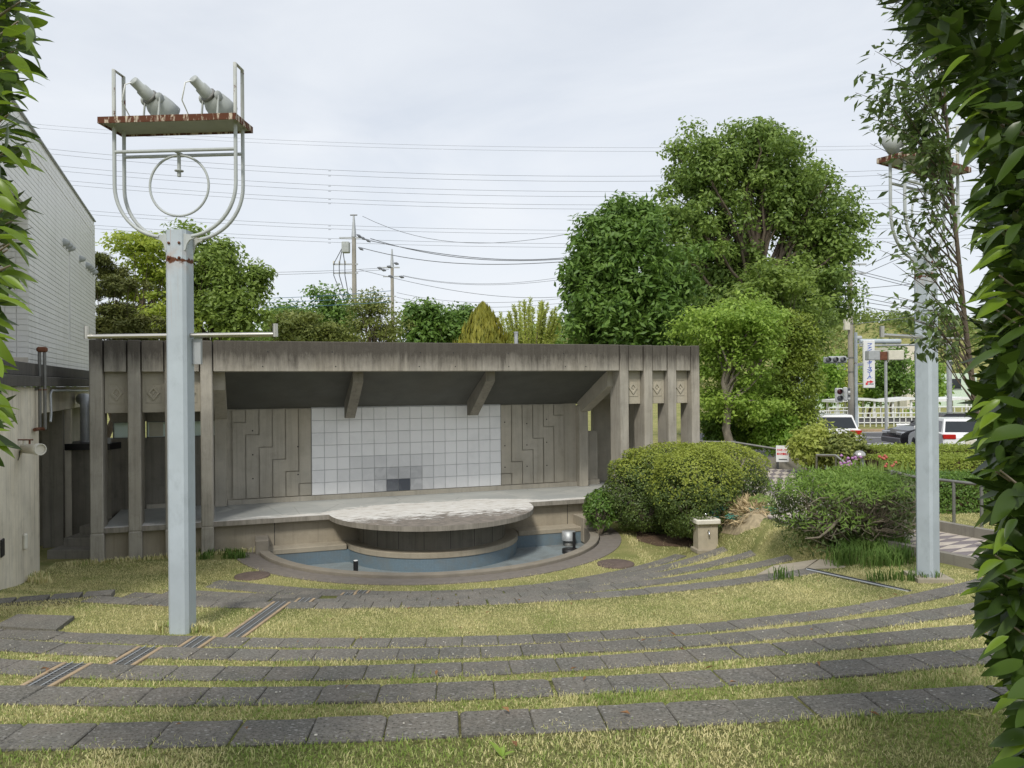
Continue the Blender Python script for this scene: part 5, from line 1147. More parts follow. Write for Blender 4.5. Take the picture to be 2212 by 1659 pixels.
# shelter
t = empty('bus_shelter', (0, 0, 0), label='long white roofed walkway shelter on thin posts beyond the road', cat='shelter')
Y = 50; xa, xb = aty(1788, 829, Y)[0], aty(2120, 829, Y)[0]; z1 = aty(1900, 868, Y)[2]
rf = MB(); n = 14; v = []; f = []
for i in range(n+1):
    xx = xa+(xb-xa)*i/n; zz = z1+.14*math.sin(i/n*math.pi*3)**2
    v += [(xx, Y-1, zz), (xx, Y+1, zz), (xx, Y+1, zz+.16), (xx, Y-1, zz+.16)]
for i in range(n):
    for k in range(4): f.append((i*4+k, i*4+4+k, i*4+4+(k+1) % 4, i*4+(k+1) % 4))
rf.add(v, f+[(0, 1, 2, 3), (n*4+3, n*4+2, n*4+1, n*4)]).build('roof', M['white'], t)
for i in range(9):
    for yy in (-.8, .8): MB().tube([(xa+.3+(xb-xa-.6)*i/8, Y+yy, .4), (xa+.3+(xb-xa-.6)*i/8, Y+yy, z1+.1)], .075, 8).build('post', M['white'], t)
def fence(px0, px1, pyt, pyb, Y, label, n, m='white', r=.035, panel=None, mid=True):
    a, b = aty(px0, pyt, Y), aty(px1, pyt, Y); zb = aty(px0, pyb, Y)[2]; t = empty('guard_fence', (a[0], Y, zb), label=label, cat='fence', group='white railings beyond the road'); L_, H_ = b[0]-a[0], a[2]-zb
    for z in ([H_, H_*.62, .15*H_] if mid else [H_]): MB().tube([(0, 0, z), (L_, 0, z)], r, 6).build('rail', M[m], t)
    for k in range(n+1): MB().tube([(L_*k/n, 0, -.3), (L_*k/n, 0, H_)], r, 6).build('post', M[m], t)
    if panel: box('panel', M[panel], t, 0, L_, .05, .07, 0, H_*.55)
fence(1738, 1850, 888, 912, 47, 'low white ramp railing left of the utility pole', 12, panel='housew'); fence(1854, 2110, 893, 917, 46.5, 'white railing with uprights in front of the shelter', 20, panel='carg'); fence(1790, 2110, 881, 895, 49, 'back railing under the shelter roof', 20, mid=False)
a = aty(1936, 922, 43.5); t = empty('guard_rail', (a[0], 43.5, RZ), label='white corrugated crash barrier on the far road edge', cat='guard rail'); z = a[2]-RZ
b = MB(); pr = [(0, z-.2), (.05, z-.12), (.0, z-.02), (.05, z+.1), (0, z+.18)]
b.add([(xx, -p, q_) for xx in (0, 9.) for p, q_ in pr], [(k, k+1, 6+k, 5+k) for k in range(4)]).build('beam', M['white'], t)
for k in range(4): MB().tube([(1+k*2.3, .08, -.1), (1+k*2.3, .08, z+.1)], .06, 8).build('post', M['white'], t)
q = aty(1755, 829, 27); t = empty('sign_post', (q[0], 27, .4), label='black square post with pale board between firethorn and white car', cat='sign')
MB().box(-.07, .07, -.07, .07, 0, 2.6).build('post', M['black'], t); MB().box(-.36, -.09, -.03, .03, .9, 2.35).build('board', M['pale'], t)
# houses behind the road
def house(px0, px1, pyt, pye, Y, wall, roof, label, d=8.):
    a, b = aty(px0, pyt, Y), aty(px1, pye, Y); t = empty('house', (a[0], Y, .3), label=label, cat='house'); L_ = b[0]-a[0]; ze = b[2]-.3; zr = a[2]-.3
    box('wall', M[wall], t, 0, L_, 0, d, 0, ze)
    if roof: MB().add([(-.4, -.4, ze), (L_+.4, -.4, ze), (L_+.4, d+.4, ze), (-.4, d+.4, ze), (L_*.2, d/2, zr), (L_*.8, d/2, zr)], [(0, 1, 5, 4), (1, 2, 5), (2, 3, 4, 5), (3, 0, 4), (0, 3, 2, 1)]).build('roof', M[roof], t)
    for k in range(max(1, int(L_/3))): 
        wn = box('window', M['glass'], t, .8+k*3, 2.0+k*3, -.03, .0, ze-1.7, ze-.6); box('sill', M['galv'], wn, .7+k*3, 2.1+k*3, -.08, -.03, ze-1.76, ze-1.7)
house(1740, 1800, 778, 800, 95, 'housew', 'roofg', 'grey roofed house left of the utility pole far behind the road'); house(1800, 1862, 781, 800, 100, 'housew', 'roofg', 'second grey roofed house behind the utility pole'); house(1880, 1965, 779, 800, 92, 'greenw', 'roofg', 'pale green walled house behind the street lamp')
house(1958, 2010, 745, 745, 80, 'housew', None, 'cream flat topped block behind the right tower'); house(1740, 2110, 803, 806, 84, 'greenw', None, 'long pale green wall of a low hall behind the street trees', 3.)
# ---------------------------------------------------------------- utility poles behind the stage and all wires
xA = aty(767, 829, 48)[0]; pA, HA = upole(xA, 48, 0, aty(767, 512, 48)[2], .19, 'tall concrete utility pole with switch box, left of the roof centre')
MB().tube([(0, 0, HA), (0, 0, HA+1.35)], [.16, .05], 10).build('pole_top', M['galv'], pA); MB().tube([(-.22, -.02, HA+1.37), (.22, -.02, HA+1.37)], .04, 6).build('top_pin', M['galvd'], pA)
for z, w0, w1 in ((HA-.1, -.9, .5), (HA-1.75, -1.3, .25), (HA-2.3, -1.3, .25)): box('crossarm', M['galv'], pA, w0, w1, -.10, -.02, z, z+.09)
MB().box(-.68, -.20, -.5, -.12, HA-1.05, HA-.35, .05).build('switch_box', M['lampg'], pA); MB().tube([(-.05, -.2, 0), (-.05, -.2, HA-4.2)], .12, 10).build('cable_duct', M['white'], pA)
for k in range(3):
    xx = -.2-.35*k-.35; MB().tube([(-.66, -.3, HA-.7), (xx, -.14, HA-1.7), (xx, -.14, HA-2.4), (xx*.6, -.14, HA-3.7), (0, -.2, HA-4.0)], .028, 6).build('drop_cable', M['wire'], pA); MB().lathe([(.05, -.1), (.06, 0), (.05, .1)], 8, Matrix.Translation((xx, -.1, HA-1.6))).build('insulator', M['ceram'], pA)
for (x_, z_) in ((.35, .05), (.6, -.1), (.9, -.25), (.45, -.75)): MB().lathe([(.03, -.18), (.09, 0), (.03, .18)], 8, axis_M((x_, -.1, HA+z_), (.8, 0, -.5))).build('insulator', M['wire'], pA)
xB = aty(849, 829, 60)[0]; pB, HB = upole(xB, 60, 0, aty(849, 578, 60)[2], .18, 'second concrete utility pole, shorter and farther, standing among trees')
MB().tube([(0, 0, HB), (0, 0, HB+1.45)], [.15, .05], 10).build('pole_top', M['galv'], pB)
for z, w0, w1 in ((HB-.05, -.9, .6), (HB-.75, -.7, .6), (HB-2.3, -.5, .3)): box('crossarm', M['galv'], pB, w0, w1, -.10, -.02, z, z+.09)
for (x_, z_) in ((-.95, -.05), (-.65, -.2), (-.2, .05), (.35, .3), (.75, -.75), (-.1, -.7)): MB().lathe([(.04, -.2), (.12, 0), (.04, .2)], 8, axis_M((x_, -.1, HB+z_), (.9, 0, -.25))).build('insulator', M['wire'], pB)
box('white_box', M['white'], pB, -.02, .25, -.3, -.15, 4.9, 5.2)
def wire(pts, Y, r, label, m='wire', n=14, group='overhead wires', cat='wire', y2=None):
    P = np.array(pts, float); k = min(len(P)-1, 3); cf = np.polyfit(P[:, 0], P[:, 1], k if k > 1 else 1); xs_ = np.linspace(P[0, 0], P[-1, 0], n)
    Ys = np.linspace(Y, y2 or Y, n); q = [tuple(aty(x, np.polyval(cf, x), yy)) for x, yy in zip(xs_, Ys)]
    return MB().tube(q, r, 5).build('overhead_wire', M[m], None, label=label, cat=cat, group=group)
HV = [[(40, 265), (711, 307), (1437, 319), (2230, 309)], [(40, 273), (711, 315), (1437, 327), (2230, 316)], [(60, 317), (711, 367), (1437, 380), (2230, 352)], [(60, 327), (711, 378), (1437, 391), (2230, 362)], [(60, 352), (711, 400), (1437, 413), (2230, 384)], [(60, 362), (711, 411), (1437, 424), (2230, 394)],
    [(60, 382), (711, 429), (1437, 442), (2230, 413)], [(60, 391), (711, 438), (1437, 451), (2230, 421)], [(60, 444), (711, 486), (1437, 497), (2230, 473)], [(60, 452), (711, 494), (1437, 505), (2230, 480)], [(60, 475), (711, 515), (1437, 526), (2230, 500)], [(60, 482), (711, 523), (1437, 534), (2230, 508)]]
ords = ['topmost', 'second', 'third', 'fourth', 'fifth', 'sixth', 'seventh', 'eighth', 'ninth', 'tenth', 'eleventh', 'lowest']
for k, p in enumerate(HV):
    o = wire(p, 120, .017 if k < 2 else .024, ords[k]+' of the twelve long high voltage cables crossing the sky', cat='power cable', group='high voltage cables crossing the sky', n=24)
    if k > 1:
        q = aty(712, np.polyval(np.polyfit(np.array(p)[:, 0], np.array(p)[:, 1], 3), 712)+2, 119.8); MB().box(q[0]-.2, q[0]+.2, q[1]-.03, q[1]+.03, q[2]-.03, q[2]+.03).build('spacer', M['wire'], o)
WL = [([(783, 467), (950, 519), (1080, 524), (1260, 499)], 48, 'thin wire from the top of the tall utility pole sagging right'), ([(800, 520), (960, 549), (1120, 561), (1260, 552)], 48, 'upper thick line of three leaving the tall pole to the right'), ([(800, 515), (960, 552), (1120, 563), (1260, 556)], 48, 'middle thick line of three leaving the tall pole to the right'), ([(780, 535), (900, 560), (1080, 571), (1260, 562)], 48, 'lower thick line of three leaving the tall pole to the right'),
    ([(870, 595), (1000, 612), (1120, 610), (1260, 590)], 60, 'upper line of two leaving the shorter pole to the right'), ([(870, 596), (1000, 614), (1120, 613), (1260, 597)], 60, 'lower line of two leaving the shorter pole to the right'), ([(775, 582), (900, 612), (1080, 640), (1260, 636)], 48, 'long wire dipping from the tall pole behind the shorter pole'),
    ([(857, 632), (1000, 652), (1120, 652), (1260, 640)], 60, 'top low wire of three right of the shorter pole'), ([(857, 642), (1000, 662), (1120, 662), (1260, 650)], 60, 'middle low wire of three right of the shorter pole'), ([(857, 652), (1000, 672), (1120, 672), (1260, 660)], 60, 'bottom low wire of three right of the shorter pole'),
    ([(420, 588), (600, 588), (840, 578)], 60, 'upper line reaching the shorter pole from the left'), ([(420, 594), (600, 593), (840, 582)], 60, 'lower line reaching the shorter pole from the left'),
    ([(300, 640), (480, 645), (845, 628)], 34, 'top blue wire crossing the trees behind the left tower'), ([(300, 657), (480, 656), (845, 640)], 34, 'middle blue wire crossing the trees behind the left tower'), ([(300, 668), (480, 667), (845, 652)], 34, 'bottom blue wire crossing the trees behind the left tower')]
for k, (p, Y, lb) in enumerate(WL): wire(p, Y, .024 if 'thick' in lb else (.012 if 'blue' in lb else .015), lb, 'wireb' if 'blue' in lb else 'wire', n=18)
WR = [([(1845, 583), (1980, 617)], 'first wire from the traffic light pole top to the right tower side'), ([(1845, 589), (1985, 624)], 'second wire from the traffic light pole top'), ([(1848, 625), (1985, 612)], 'rising thin wire right of the traffic light pole'), ([(1848, 630), (1990, 655)], 'fourth wire right of the traffic light pole'), ([(1848, 640), (1990, 668)], 'fifth wire right of the traffic light pole'), ([(1850, 650), (1990, 672)], 'sixth wire right of the traffic light pole'), ([(1850, 660), (1990, 684)], 'lowest wire right of the traffic light pole'), ([(1850, 700), (2000, 680)], 'dark heavy cable rising right of the traffic light pole'), ([(1870, 575), (2100, 470)], 'long wire climbing to the upper right behind the right tower'), ([(1870, 590), (2100, 490)], 'second long wire climbing to the upper right behind the right tower')]
for p, lb in WR: wire(p, 43, .018, lb, n=8)

# ---------------------------------------------------------------- lawn, weeds, litter
def grass():
    P_, sz = [], []
    def area(x0, x1, y0, y1, dens, s):
        n = int((x1-x0)*(y1-y0)*dens); x = rng.uniform(x0, x1, n); y = rng.uniform(y0, y1, n); ok = np.abs(x) < .70*y+.35; x, y = x[ok], y[ok]
        P_.append(np.stack([x, y], 1)); sz.append(np.full(len(x), s))
    area(-4, 4, 2.6, 5., 11000, .034); area(-6, 6, 5., 7.6, 6000, .034); area(-8, 8, 7.6, 10.2, 4000, .036); area(-9, 9, 10.2, 14.6, 1300, .042); area(2.4, 6.5, 13.0, 17., 1100, .07)
    P = np.concatenate(P_); s = np.concatenate(sz); x, y = P[:, 0], P[:, 1]; ok = np.ones(len(x), bool)
    for i in range(10):
        xa, xb = rowrange[i]; e = edge(i, x); on = (y > e-SW+.012+.035*rng.normal(size=len(x))*(1.+.9*np.sin(x*5.3+i)*np.sin(x*2.1+1) if i < 5 else .35)) & (y < e+.02) & (x > xa) & (x < xb); ok &= ~on
        if i < 5 or i >= 7 or i in (5, 6): ok &= ~((np.abs(x-DRX(y)) < .13) & (y < e+.0) & (y > e-1.2))
    r_ = np.hypot(x-DISC[0], y-DISC[1]); vv = (np.stack([x, y], 1)-DISC)@VD; ok &= ~((r_ < 4.08) & (vv < .3)); ok &= vv < -.15+.0*x if False else ok
    stv = (np.stack([x, y], 1)-np.array(SO[:2]))@VD; stu = (np.stack([x, y], 1)-np.array(SO[:2]))@UD; ok &= ~((stv > -.03) & (stu > -.1) & (stu < 13.5))
    ok &= ~((x > -5.52) & (x < -4.76) & (y > 8.1) & (y < 8.47)); dpa = (np.stack([x, y], 1)-pa)@np.array([-d_[1], d_[0]]); ok &= ~((dpa > -.24) & (dpa < .03) & (x < -5.))
    bl_ = (np.stack([x, y], 1)-np.array([-8.2, 13.3]))@np.array([.929, .37]); ok &= bl_ > .02
    ok &= ~((x > 3.2) & (x < 4.7) & (y > 10.1+(x-3.2)*.3) & (y < 10.6+(x-3.2)*.32)); mul = (x > 2.6) & (x < 3.75) & (y > 13.9) & (rng.random(len(x)) < .85); ok &= ~mul
    dp = np.min(np.hypot(x[:, None]-pc[::12, 0], y[:, None]-pc[::12, 1]), 1); ok &= dp > 1.12
    x, y, s = x[ok], y[ok], s[ok]; n = len(x); z = terrain(x, y)-.004
    L = .62*s*rng.uniform(.4, 1.5, n)*(1+.5*(np.sin(x*3.1)*np.cos(y*4.3) > .55)); a = rng.uniform(0, 2*math.pi, n); lean = rng.uniform(.15, 1.15, n); w_ = .0019+.0003*y**.9*rng.uniform(.6, 1.2, n)
    dx, dy = np.cos(a), np.sin(a); b = rng.uniform(0, 2*math.pi, n); sx, sy = np.cos(b)*w_, np.sin(b)*w_; z0 = np.zeros(n)
    base = np.stack([x, y, z], 1); side = np.stack([sx, sy, z0], 1); mid = base+np.stack([dx*np.sin(lean*.5)*L*.55, dy*np.sin(lean*.5)*L*.55, np.cos(lean*.5)*L*.55], 1); tip = mid+np.stack([dx*np.sin(lean*1.3)*L*.5, dy*np.sin(lean*1.3)*L*.5, np.cos(lean*1.3)*L*.5], 1)
    near = y < 7.2
    q = np.where(near)[0]; V1 = np.stack([base[q]-side[q], base[q]+side[q], mid[q]+side[q]*.8, mid[q]-side[q]*.8, tip[q]], 1).reshape(-1, 3); i5 = np.arange(len(q))*5
    F1 = np.concatenate([np.stack([i5, i5+1, i5+2], 1), np.stack([i5, i5+2, i5+3], 1), np.stack([i5+3, i5+2, i5+4], 1)])
    q = np.where(~near)[0]; V2 = np.stack([base[q]-side[q], base[q]+side[q], tip[q]], 1).reshape(-1, 3); i3 = np.arange(len(q))*3+len(V1)
    link('grass', np_mesh('grass', np.concatenate([V1, V2]), np.concatenate([F1, np.stack([i3, i3+1, i3+2], 1)])), M['blade'], None, kind='stuff', label='short patchy lawn grass, green near the camera and straw coloured farther off')
    return n
NG = grass()
def tufts(name, label, spots, m, h, per, spread, wd=.006, cat=None):
    V_, F_ = [], []; k = 0
    for (x, y, sc) in spots:
        for _ in range(int(per*sc)):
            px_, py_ = x+rng.normal()*spread*sc, y+rng.normal()*spread*sc*.6; z = float(terrain(np.array([px_]), np.array([py_]))[0]); a = rng.uniform(0, 6.28); L = h*sc**.5*rng.uniform(.5, 1.2); le = rng.uniform(.1, .9); sx, sy = -math.sin(a)*wd, math.cos(a)*wd
            d = (math.cos(a), math.sin(a)); V_ += [(px_-sx, py_-sy, z-.01), (px_+sx, py_+sy, z-.01), (px_+d[0]*L*.3*le+sx, py_+d[1]*L*.3*le+sy, z+L*.6), (px_+d[0]*L*.3*le-sx, py_+d[1]*L*.3*le-sy, z+L*.6), (px_+d[0]*L*le, py_+d[1]*L*le, z+L*(1-.35*le))]
            F_ += [(k, k+1, k+2), (k, k+2, k+3), (k+3, k+2, k+4)]; k += 5
    link(name, np_mesh(name, V_, F_), m, None, kind='stuff', label=label)
def pt(px, py, z=0.):
    d = ray(px, py); Y = np.arange(4., 21., .03); zz = 3.33+Y*d[2]; g = terrain(Y*d[0], Y); k = int(np.argmax(zz < g)); return (float(Y[k]*d[0]), float(Y[k]))
tufts('weeds', 'long green grass tufts growing in front of the ragged bush and by the kerb', [(*pt(1900+rng.uniform(-90, 60), 1205+rng.uniform(-25, 25), .8), rng.uniform(.6, 1.2)) for _ in range(26)]+[(*pt(1690, 1252, .8), .6)]+[(*pt(1900+40*k, 1255, .8), .5) for k in range(4)]+[(*pt(1560+rng.uniform(-40, 60), 1105+rng.uniform(-15, 20), .35), .8) for _ in range(12)], M['weed'], .26, 70, .13)
tufts('dry_grass', 'tufts of dry unmown grass round the pole foot and along the column bases', [(*pt(366+rng.uniform(-30, 90), 1352+rng.uniform(0, 18), .78), .5) for _ in range(14)]+[(SO[0]+u*UD[0]-.12*VD[0]+0, SO[1]+u*UD[1]-.12*VD[1], .5) for u in np.linspace(-.3, 3.0, 26)]+[(*pt(rng.uniform(60, 110), rng.uniform(1245, 1262), .3), .6) for _ in range(12)], M['blade'], .15, 40, .10)
tufts('wall_weeds', 'green weeds against the stage wall beside the pool corner', [(*pt(470+rng.uniform(-40, 60), 1200+rng.uniform(-6, 8), 0), .6) for _ in range(14)]+[(*pt(222, 1196, 0), .5), (*pt(232, 1200, 0), .5)], M['weed'], .18, 55, .10)
# bare mulch under the azaleas, straw heap with green net, manhole cover
def patch(name, poly, z, m, label, kind='structure', h=.03):
    n = len(poly); c = np.mean(poly, 0); v = [(p[0], p[1], float(terrain(np.array([p[0]]), np.array([p[1]]))[0])+.006) for p in poly]; v2 = [(c[0]+(p[0]-c[0])*.6, c[1]+(p[1]-c[1])*.6, float(terrain(np.array([c[0]+(p[0]-c[0])*.6]), np.array([c[1]+(p[1]-c[1])*.6]))[0])+h) for p in poly]
    f = [(k, (k+1) % n, n+(k+1) % n, n+k) for k in range(n)]+[tuple(range(n, 2*n))]; MB().add(v+v2, f, True).build(name, m, None, kind=kind, label=label)
patch('soil', [pt(*a, .05) for a in ((1375, 1150), (1400, 1130), (1470, 1140), (1530, 1120), (1560, 1130), (1500, 1168), (1490, 1182), (1420, 1180), (1375, 1168))], 0, M['soil'], 'bare brown soil and mulch under the azalea bushes')
patch('straw_heap', [pt(*a, .4) for a in ((1545, 1150), (1550, 1118), (1590, 1098), (1660, 1090), (1672, 1120), (1640, 1140), (1590, 1158))], 0, M['strawb'], 'heap of dry cut straw right of the drinking fountain', h=.16)
sp = np.array([pt(*a, .4) for a in ((1555, 1148), (1560, 1115), (1600, 1100), (1660, 1095), (1665, 1122), (1600, 1150))]); n = 5200; wgt = rng.dirichlet(np.ones(len(sp))*.7, n); xy = wgt@sp
P = np.concatenate([xy, (terrain(xy[:, 0], xy[:, 1])+.03+.13*rng.random(n))[:, None]], 1); leaf_cloud('straw', M['straw'], None, P, rng.normal(size=(n, 3))+[0, 0, 1], .17, .13, .1, kind='stuff', label='loose dry straw stalks on the heap by the fountain')
nb = MB()
for (px0, py0) in ((1562, 1118), (1568, 1130), (1620, 1098), (1645, 1112), (1600, 1128), (1585, 1110)):
    h_ = pt(px0, py0); o = (h_[0], h_[1], float(terrain(np.array([h_[0]]), np.array([h_[1]]))[0])+.06)
    for i in range(7):
        nb.tube([(o[0]-.25+.5*t_, o[1]-.12+i*.05, o[2]+.03+.05*math.sin(t_*6+i)) for t_ in np.linspace(0, 1, 8)], .0075, 4, caps=False); nb.tube([(o[0]-.25+i*.08, o[1]-.15+.32*t_, o[2]+.03+.05*math.sin(t_*5+i)) for t_ in np.linspace(0, 1, 7)], .0075, 4, caps=False)
nb.build('green_net', M['net'], None, kind='stuff', label='torn pieces of green garden net over the straw heap')
q = atz(1330, 1217, .02); MB().lathe([(.34, -.02), (.34, .022), (.32, .03), (0, .03)], 32).build('manhole_cover', M['iron'], None, (q[0], q[1], .0), label='round rusty manhole cover in the grass right of the pool', cat='manhole cover')
q = atz(545, 1245, .0); MB().lathe([(.30, -.02), (.30, .02), (.27, .025), (0, .025)], 28).build('manhole_cover', M['iron'], None, (q[0], q[1], .0), label='dark round cover in the grass left of the pool', cat='manhole cover')
# loose leaves
lf = [MB().add([(0, 0, 0), (.35, .16, .05), (1, 0, .02), (.4, -.17, .06)], [(0, 1, 2), (0, 2, 3)]).mesh('fallen_leaf') for _ in range(1)][0]
n = 150; x = rng.uniform(-6, 6, n); y = rng.uniform(3.1, 10.5, n); ok = np.abs(x) < .66*y; x, y = x[ok], y[ok]; z = terrain(x, y)+.035
V_, F_ = [], []
for k in range(len(x)):
    s_ = rng.uniform(.025, .06); a = rng.uniform(0, 6.28); c0, s0 = math.cos(a)*s_, math.sin(a)*s_; tz = rng.uniform(-.3, .6)*s_
    for (u, v_, w_) in ((0, 0, 0), (.35, .2, .15), (1, 0, 0), (.4, -.2, .18)): V_.append((x[k]+u*c0-v_*s0, y[k]+u*s0+v_*c0, z[k]+w_*s_+u*tz))
    F_ += [(4*k, 4*k+1, 4*k+2), (4*k, 4*k+2, 4*k+3)]
link('fallen_leaves', np_mesh('fallen_leaves', V_, F_), M['dry'], None, kind='stuff', label='small brown fallen leaves scattered over the grass terraces')
q = atz(2125, 1556, 1.80); o = link('fallen_leaf', lf.copy(), M['dryy'], None, (q[0], q[1], 1.815), (0.1, .1, 2.3), label='single yellowed leaf lying on the nearest stone edge at right', cat='leaf'); o.scale = (.085,)*3
# one broad leaved weed in the foreground and white chips
def blade_leaf(L, Wd, curve, n=7, fold=.18, tipw=1.0, ns=2):
    """a lanceolate leaf mesh along +x, with a folded midrib and a drooping curve"""
    v, f = [], []
    for i in range(n+1):
        t = i/n; x = L*t; z = -curve*L*t*t; wd = Wd*.5*max(0, math.sin(math.pi*min(1, t**.8*1.0)))**.75*(1-.25*t); wv = .012*math.sin(t*17)*Wd*6*.1
        for s in (-1, 0, 1): v.append((x, s*wd, z+abs(s)*(wd*fold*2+wv*s)))
    for i in range(n):
        for s in (0, 1): a = i*3+s; f.append((a, a+3, a+4, a+1))
    return v, f
q = atz(1085, 1640, 1.785); t = empty('plantain_weed', (q[0], q[1], 1.785), label='broad leaved weed standing alone in the foreground grass', cat='weed')
for a, L, el_ in ((2.5, .085, .75), (1.3, .05, 1.0), (.4, .06, .35), (1.9, .04, 1.2), (5.0, .035, .3)):
    MB().add(*blade_leaf(L, L*.36, .15), True).build('leaf', M['l_bright'], t, (0, 0, .01), (0, -el_, a))
n = 90; x = rng.uniform(-5, 5, n); e = rng.integers(0, 5, n); b = MB()
for k in range(n):
    y_ = float(edge(int(e[k]), x[k]))-rng.uniform(.03, .2)
    if abs(x[k]) < .66*y_ and abs(x[k]-DRX(y_)) > .25: s_ = rng.uniform(.002, .006); b.box(x[k]-s_, x[k]+s_, y_-s_*.6, y_+s_*.6, LEV[e[k]]+.017, LEV[e[k]]+.022)
b.build('litter', M['ceram'], None, kind='stuff', label='tiny pale petals and chips on the stone step edges')
# irises by the hedge
t = empty('iris_clump', (*aty(1880, 829, 17.2)[:2], .75), label='clump of irises with pink, purple and rust flowers beside the clipped hedge', cat='flowers'); ib = np.array(t.location)
P, N, A_ = [], [], []
for _ in range(420): o = np.array([rng.uniform(-.75, .85), rng.uniform(-.4, .4), 0]); P.append(o); N.append(rng.normal(size=3)*[1, 1, .1]); A_.append(np.array([rng.normal()*.16, rng.normal()*.16, 1]))
leaf_cloud('foliage', M['l_iris'], t, np.array(P), np.array(N), .62, .09, -.2, ax=np.array(A_), kind='stuff')
fl_me = [MB().lathe([(.0, -.02), (.025, .0), (.045, .018), (.025, .035), (.0, .06)], 7).mesh('flower') for _ in range(1)][0]
fl_m2 = fl_me.copy(); fl_me.materials.append(M['petal_p']); fl_m2.materials.append(M['petal_r'])
for k in range(36):
    px0 = rng.uniform(1815, 1865) if k < 25 else rng.uniform(1895, 1935); p = aty(px0, rng.uniform(985, 1012), 17.2+rng.uniform(-.3, .3))-ib; fo = link('flower', fl_me if k < 25 else fl_m2, None, t, tuple(p), (rng.uniform(-.5, .5), rng.uniform(-.5, .5), rng.uniform(0, 3)))
    MB().tube([(p[0]+rng.normal()*.04, p[1], .2), tuple(p)], .008, 4).build('stalk', M['l_iris'], t)

# ---------------------------------------------------------------- foreground: broad leaved hedges at both edges, sapling
leaf_vars = []; leaf_bright = []
for k in range(8):
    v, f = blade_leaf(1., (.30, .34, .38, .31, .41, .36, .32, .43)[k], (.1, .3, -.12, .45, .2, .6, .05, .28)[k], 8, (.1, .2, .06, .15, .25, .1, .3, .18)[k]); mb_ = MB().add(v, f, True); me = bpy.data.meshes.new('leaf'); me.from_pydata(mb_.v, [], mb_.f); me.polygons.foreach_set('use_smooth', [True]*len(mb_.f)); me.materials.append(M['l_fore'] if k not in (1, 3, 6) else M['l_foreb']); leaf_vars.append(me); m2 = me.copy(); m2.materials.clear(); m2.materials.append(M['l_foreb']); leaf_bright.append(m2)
LV = np.array([tuple(v.co) for v in leaf_vars[2].vertices]); LF = np.array([tuple(p.vertices) for p in leaf_vars[2].polygons])
def leaf_frame(n, dirs, ups):
    x = unit(dirs); z = unit(ups-x*(ups*x).sum(1, keepdims=True)); y = np.cross(z, x); return np.stack([x, y, z], 2)
def fore_hedge(name, label, edge_fn, side, nobj, nstuff, ytop, ybot, depth, base):
    t = empty(name, base, label=label, cat='hedge'); b0 = np.array(base)
    n = nobj; yv = rng.uniform(ytop, ybot, n); off = rng.exponential(42, n)-6; Y = rng.uniform(*depth, n)*(1+.0*off); xv = edge_fn(yv)+side*off
    P = np.array([aty(a, b, c) for a, b, c in zip(xv, yv, Y)]); D = np.stack([-side*rng.uniform(.45, 1.2, n), rng.uniform(-.55, .25, n), rng.uniform(-.62, .22, n)], 1); U = np.stack([-side*.2+rng.normal(size=n)*.35, -.35+rng.normal(size=n)*.35, 1+0*yv], 1)
    Fm = leaf_frame(n, D, U); L = rng.uniform(.05, .108, n); P = P-D/np.linalg.norm(D, axis=1, keepdims=True)*L[:, None]*.45
    for k in range(n):
        o = link('leaf', (leaf_vars if side > 0 else leaf_bright)[rng.integers(0, 8)], None, t); o.matrix_local = Matrix.Translation(tuple(P[k]-b0)) @ Matrix(Fm[k].tolist()).to_4x4() @ Matrix.Diagonal((L[k], L[k]*rng.uniform(.85, 1.15), L[k], 1))
    n = nstuff; yv = rng.uniform(ytop-200, ybot+160, n); off = 30+rng.exponential(190, n); off = np.where(off > 560, rng.uniform(30, 560, n), off); Y = rng.uniform(depth[0]+.12, depth[1]+.9, n)
    P = np.array([aty(edge_fn(b)+side*a, b, c) for a, b, c in zip(off, yv, Y)]); D = np.stack([-side*rng.uniform(.0, 1.1, n), rng.uniform(-1., .3, n), rng.uniform(-.8, .35, n)], 1); U = np.stack([rng.normal(size=n)*.4, -.4+rng.normal(size=n)*.4, np.ones(n)], 1)
    Fm = leaf_frame(n, D, U); L = rng.uniform(.06, .105, n); V_ = np.einsum('nij,vj->nvi', Fm, LV)*L[:, None, None]+(P-b0)[:, None, :]; k = len(LV)
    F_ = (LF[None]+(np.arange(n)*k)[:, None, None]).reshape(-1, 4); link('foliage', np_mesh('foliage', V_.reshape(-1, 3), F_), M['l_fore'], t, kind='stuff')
    b = MB()
    for k in range(46):
        y0 = rng.uniform(ytop, ybot); Yd = rng.uniform(*depth)+.1; x0 = edge_fn(np.array([y0]))[0]; a = aty(x0+side*230, y0+rng.uniform(60, 200), Yd+.2)-b0; m_ = aty(x0+side*110, y0+40, Yd+.1)-b0; e = aty(x0+side*rng.uniform(10, 40), y0-rng.uniform(0, 30), Yd)-b0; b.tube([tuple(a), tuple(m_), tuple(e)], [.007, .005, .002], 5)
    b.build('branches', M['twig'], t, kind='stuff')
    return t
RX = ([-150, 0, 60, 120, 200, 300, 380, 450, 480, 560, 640, 720, 820, 900, 960, 1050, 1120, 1190, 1260, 1300, 1340, 1420, 1480, 1560, 1660, 1800], [1900, 1905, 1950, 1985, 2010, 2020, 2055, 2020, 2030, 2065, 2050, 2040, 2045, 2040, 2050, 2060, 2075, 2070, 2040, 2060, 2090, 2120, 2160, 2190, 2170, 2160])
fore_hedge('laurel_hedge', 'dark glossy broadleaf hedge filling the right edge close to the camera', lambda y: np.interp(y, RX[0], RX[1])+np.interp(y, [0, 150, 320, 1250, 1450, 1660], [25, 45, 80, 76, 30, -5]), 1, 300, 10500, -60, 1700, (1.55, 2.15), (1.7, 1.9, 1.785))
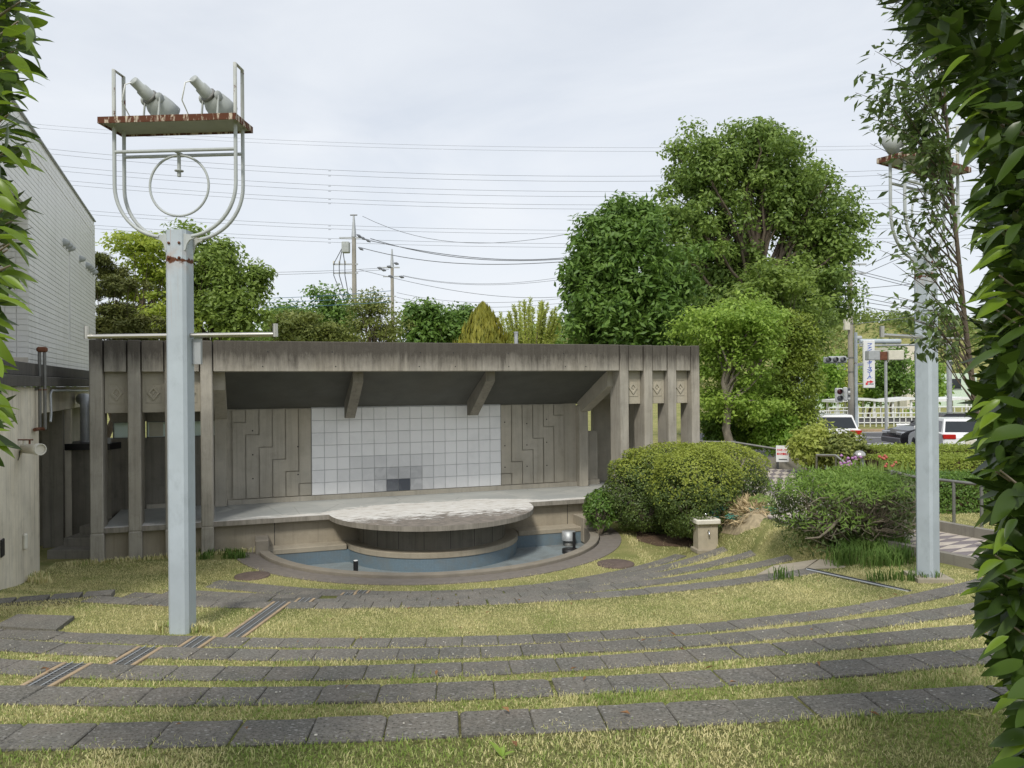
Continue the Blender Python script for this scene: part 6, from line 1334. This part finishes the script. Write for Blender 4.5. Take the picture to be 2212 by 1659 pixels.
LX = ([-150, 0, 80, 150, 230, 280, 330, 400, 450, 520, 600, 650, 720, 800, 860, 960, 1000, 1050], [85, 75, 72, 65, 20, 60, 50, 20, 35, 40, 30, 20, -5, -20, 5, -15, -45, -90])
fore_hedge('laurel_shrub', 'bright glossy broadleaf shrub at the left edge close to the camera', lambda y: np.interp(y, LX[0], LX[1]), -1, 120, 2600, -60, 985, (1.6, 2.0), (-1.6, 1.8, 1.785))
# sapling in front of the right tower
t = empty('sapling_tree', (5.6, 6.9, 1.0), label='young tree with small drooping leaves in front of the right light tower', cat='tree'); b = MB(); P_, D_ = [], []; b0 = np.array(t.location)
stem = [aty(2110, 900, 6.9), aty(2085, 700, 6.9), aty(2060, 450, 6.8), aty(2040, 200, 6.8), aty(2010, -60, 6.7)]
b.tube([(0, 0, -.4), (0, 0, .3)]+[tuple(s-b0) for s in stem], [.04, .034, .028, .022, .016, .011, .005], 7)
ends = [(1925, 40, 0), (1890, 110, 0), (1860, 155, 0), (1855, 250, 0), (1848, 200, 0), (1870, 215, 0), (1950, 90, 0), (1960, 150, 0), (1940, 220, 0), (1900, 260, 0), (1990, 230, 0), (1880, 310, 1), (1895, 375, 0), (1930, 330, 1), (1960, 370, 1), (1990, 330, 1), (1905, 440, 0), (1935, 500, 0), (1900, 540, 0), (1960, 455, 0), (1945, 560, 1), (1975, 530, 1), (2000, 480, 1), (2000, 560, 1), (1935, 640, 0), (1950, 680, 0), (1960, 720, 1), (1985, 660, 1), (2000, 700, 1), (1980, 610, 1), (2020, 400, 1), (2030, 300, 1), (2020, 180, 1), (1990, 60, 1), (2000, 730, 1), (1975, 300, 1), (2010, 640, 0), (1915, 180, 1), (1960, 260, 1), (1930, 410, 1)]
for (ex, ey, dn) in ends+[(x+rng.uniform(-25, 30), y+rng.uniform(-30, 30), d) for x, y, d in ends if x > 1895]:
    Y = rng.uniform(6.3, 7.3); e = aty(ex, ey, Y); sy = min(880, ey+rng.uniform(90, 190)); s = aty(np.interp(sy, [-60, 200, 450, 700, 900], [2010, 2040, 2060, 2085, 2110]), sy, 6.85); m_ = (s+e)/2+np.array([0, 0, .10+rng.uniform(0, .1)])
    pts = np.array([s, (s*.6+e*.1+m_*.3), m_, (m_*.4+e*.6), e]); b.tube([tuple(p-b0) for p in pts], [.007, .005, .004, .003, .0015], 5)
    nl = 9 if (ex < 1965 and ey > 265) else 20 if (ex < 2010 and ey > 440) else (40 if dn == 0 else 56)
    for tt in np.concatenate([rng.uniform(.3, 1., nl)]):
        p = np.array([np.interp(tt, [0, .25, .5, .75, 1], pts[:, k]) for k in range(3)]); P_.append(p-b0+rng.normal(size=3)*.05); D_.append((rng.uniform(-1, .4), rng.normal()*.7, rng.uniform(-1., .25)))
P_, D_ = np.array(P_), np.array(D_); N_ = rng.normal(size=P_.shape)*.6+[0, -.2, .8]
leaf_cloud('foliage', M['l_sap'], t, P_, N_, .092, .40, .25, ax=D_, kind='stuff'); b.build('trunk', M['bark'], t)
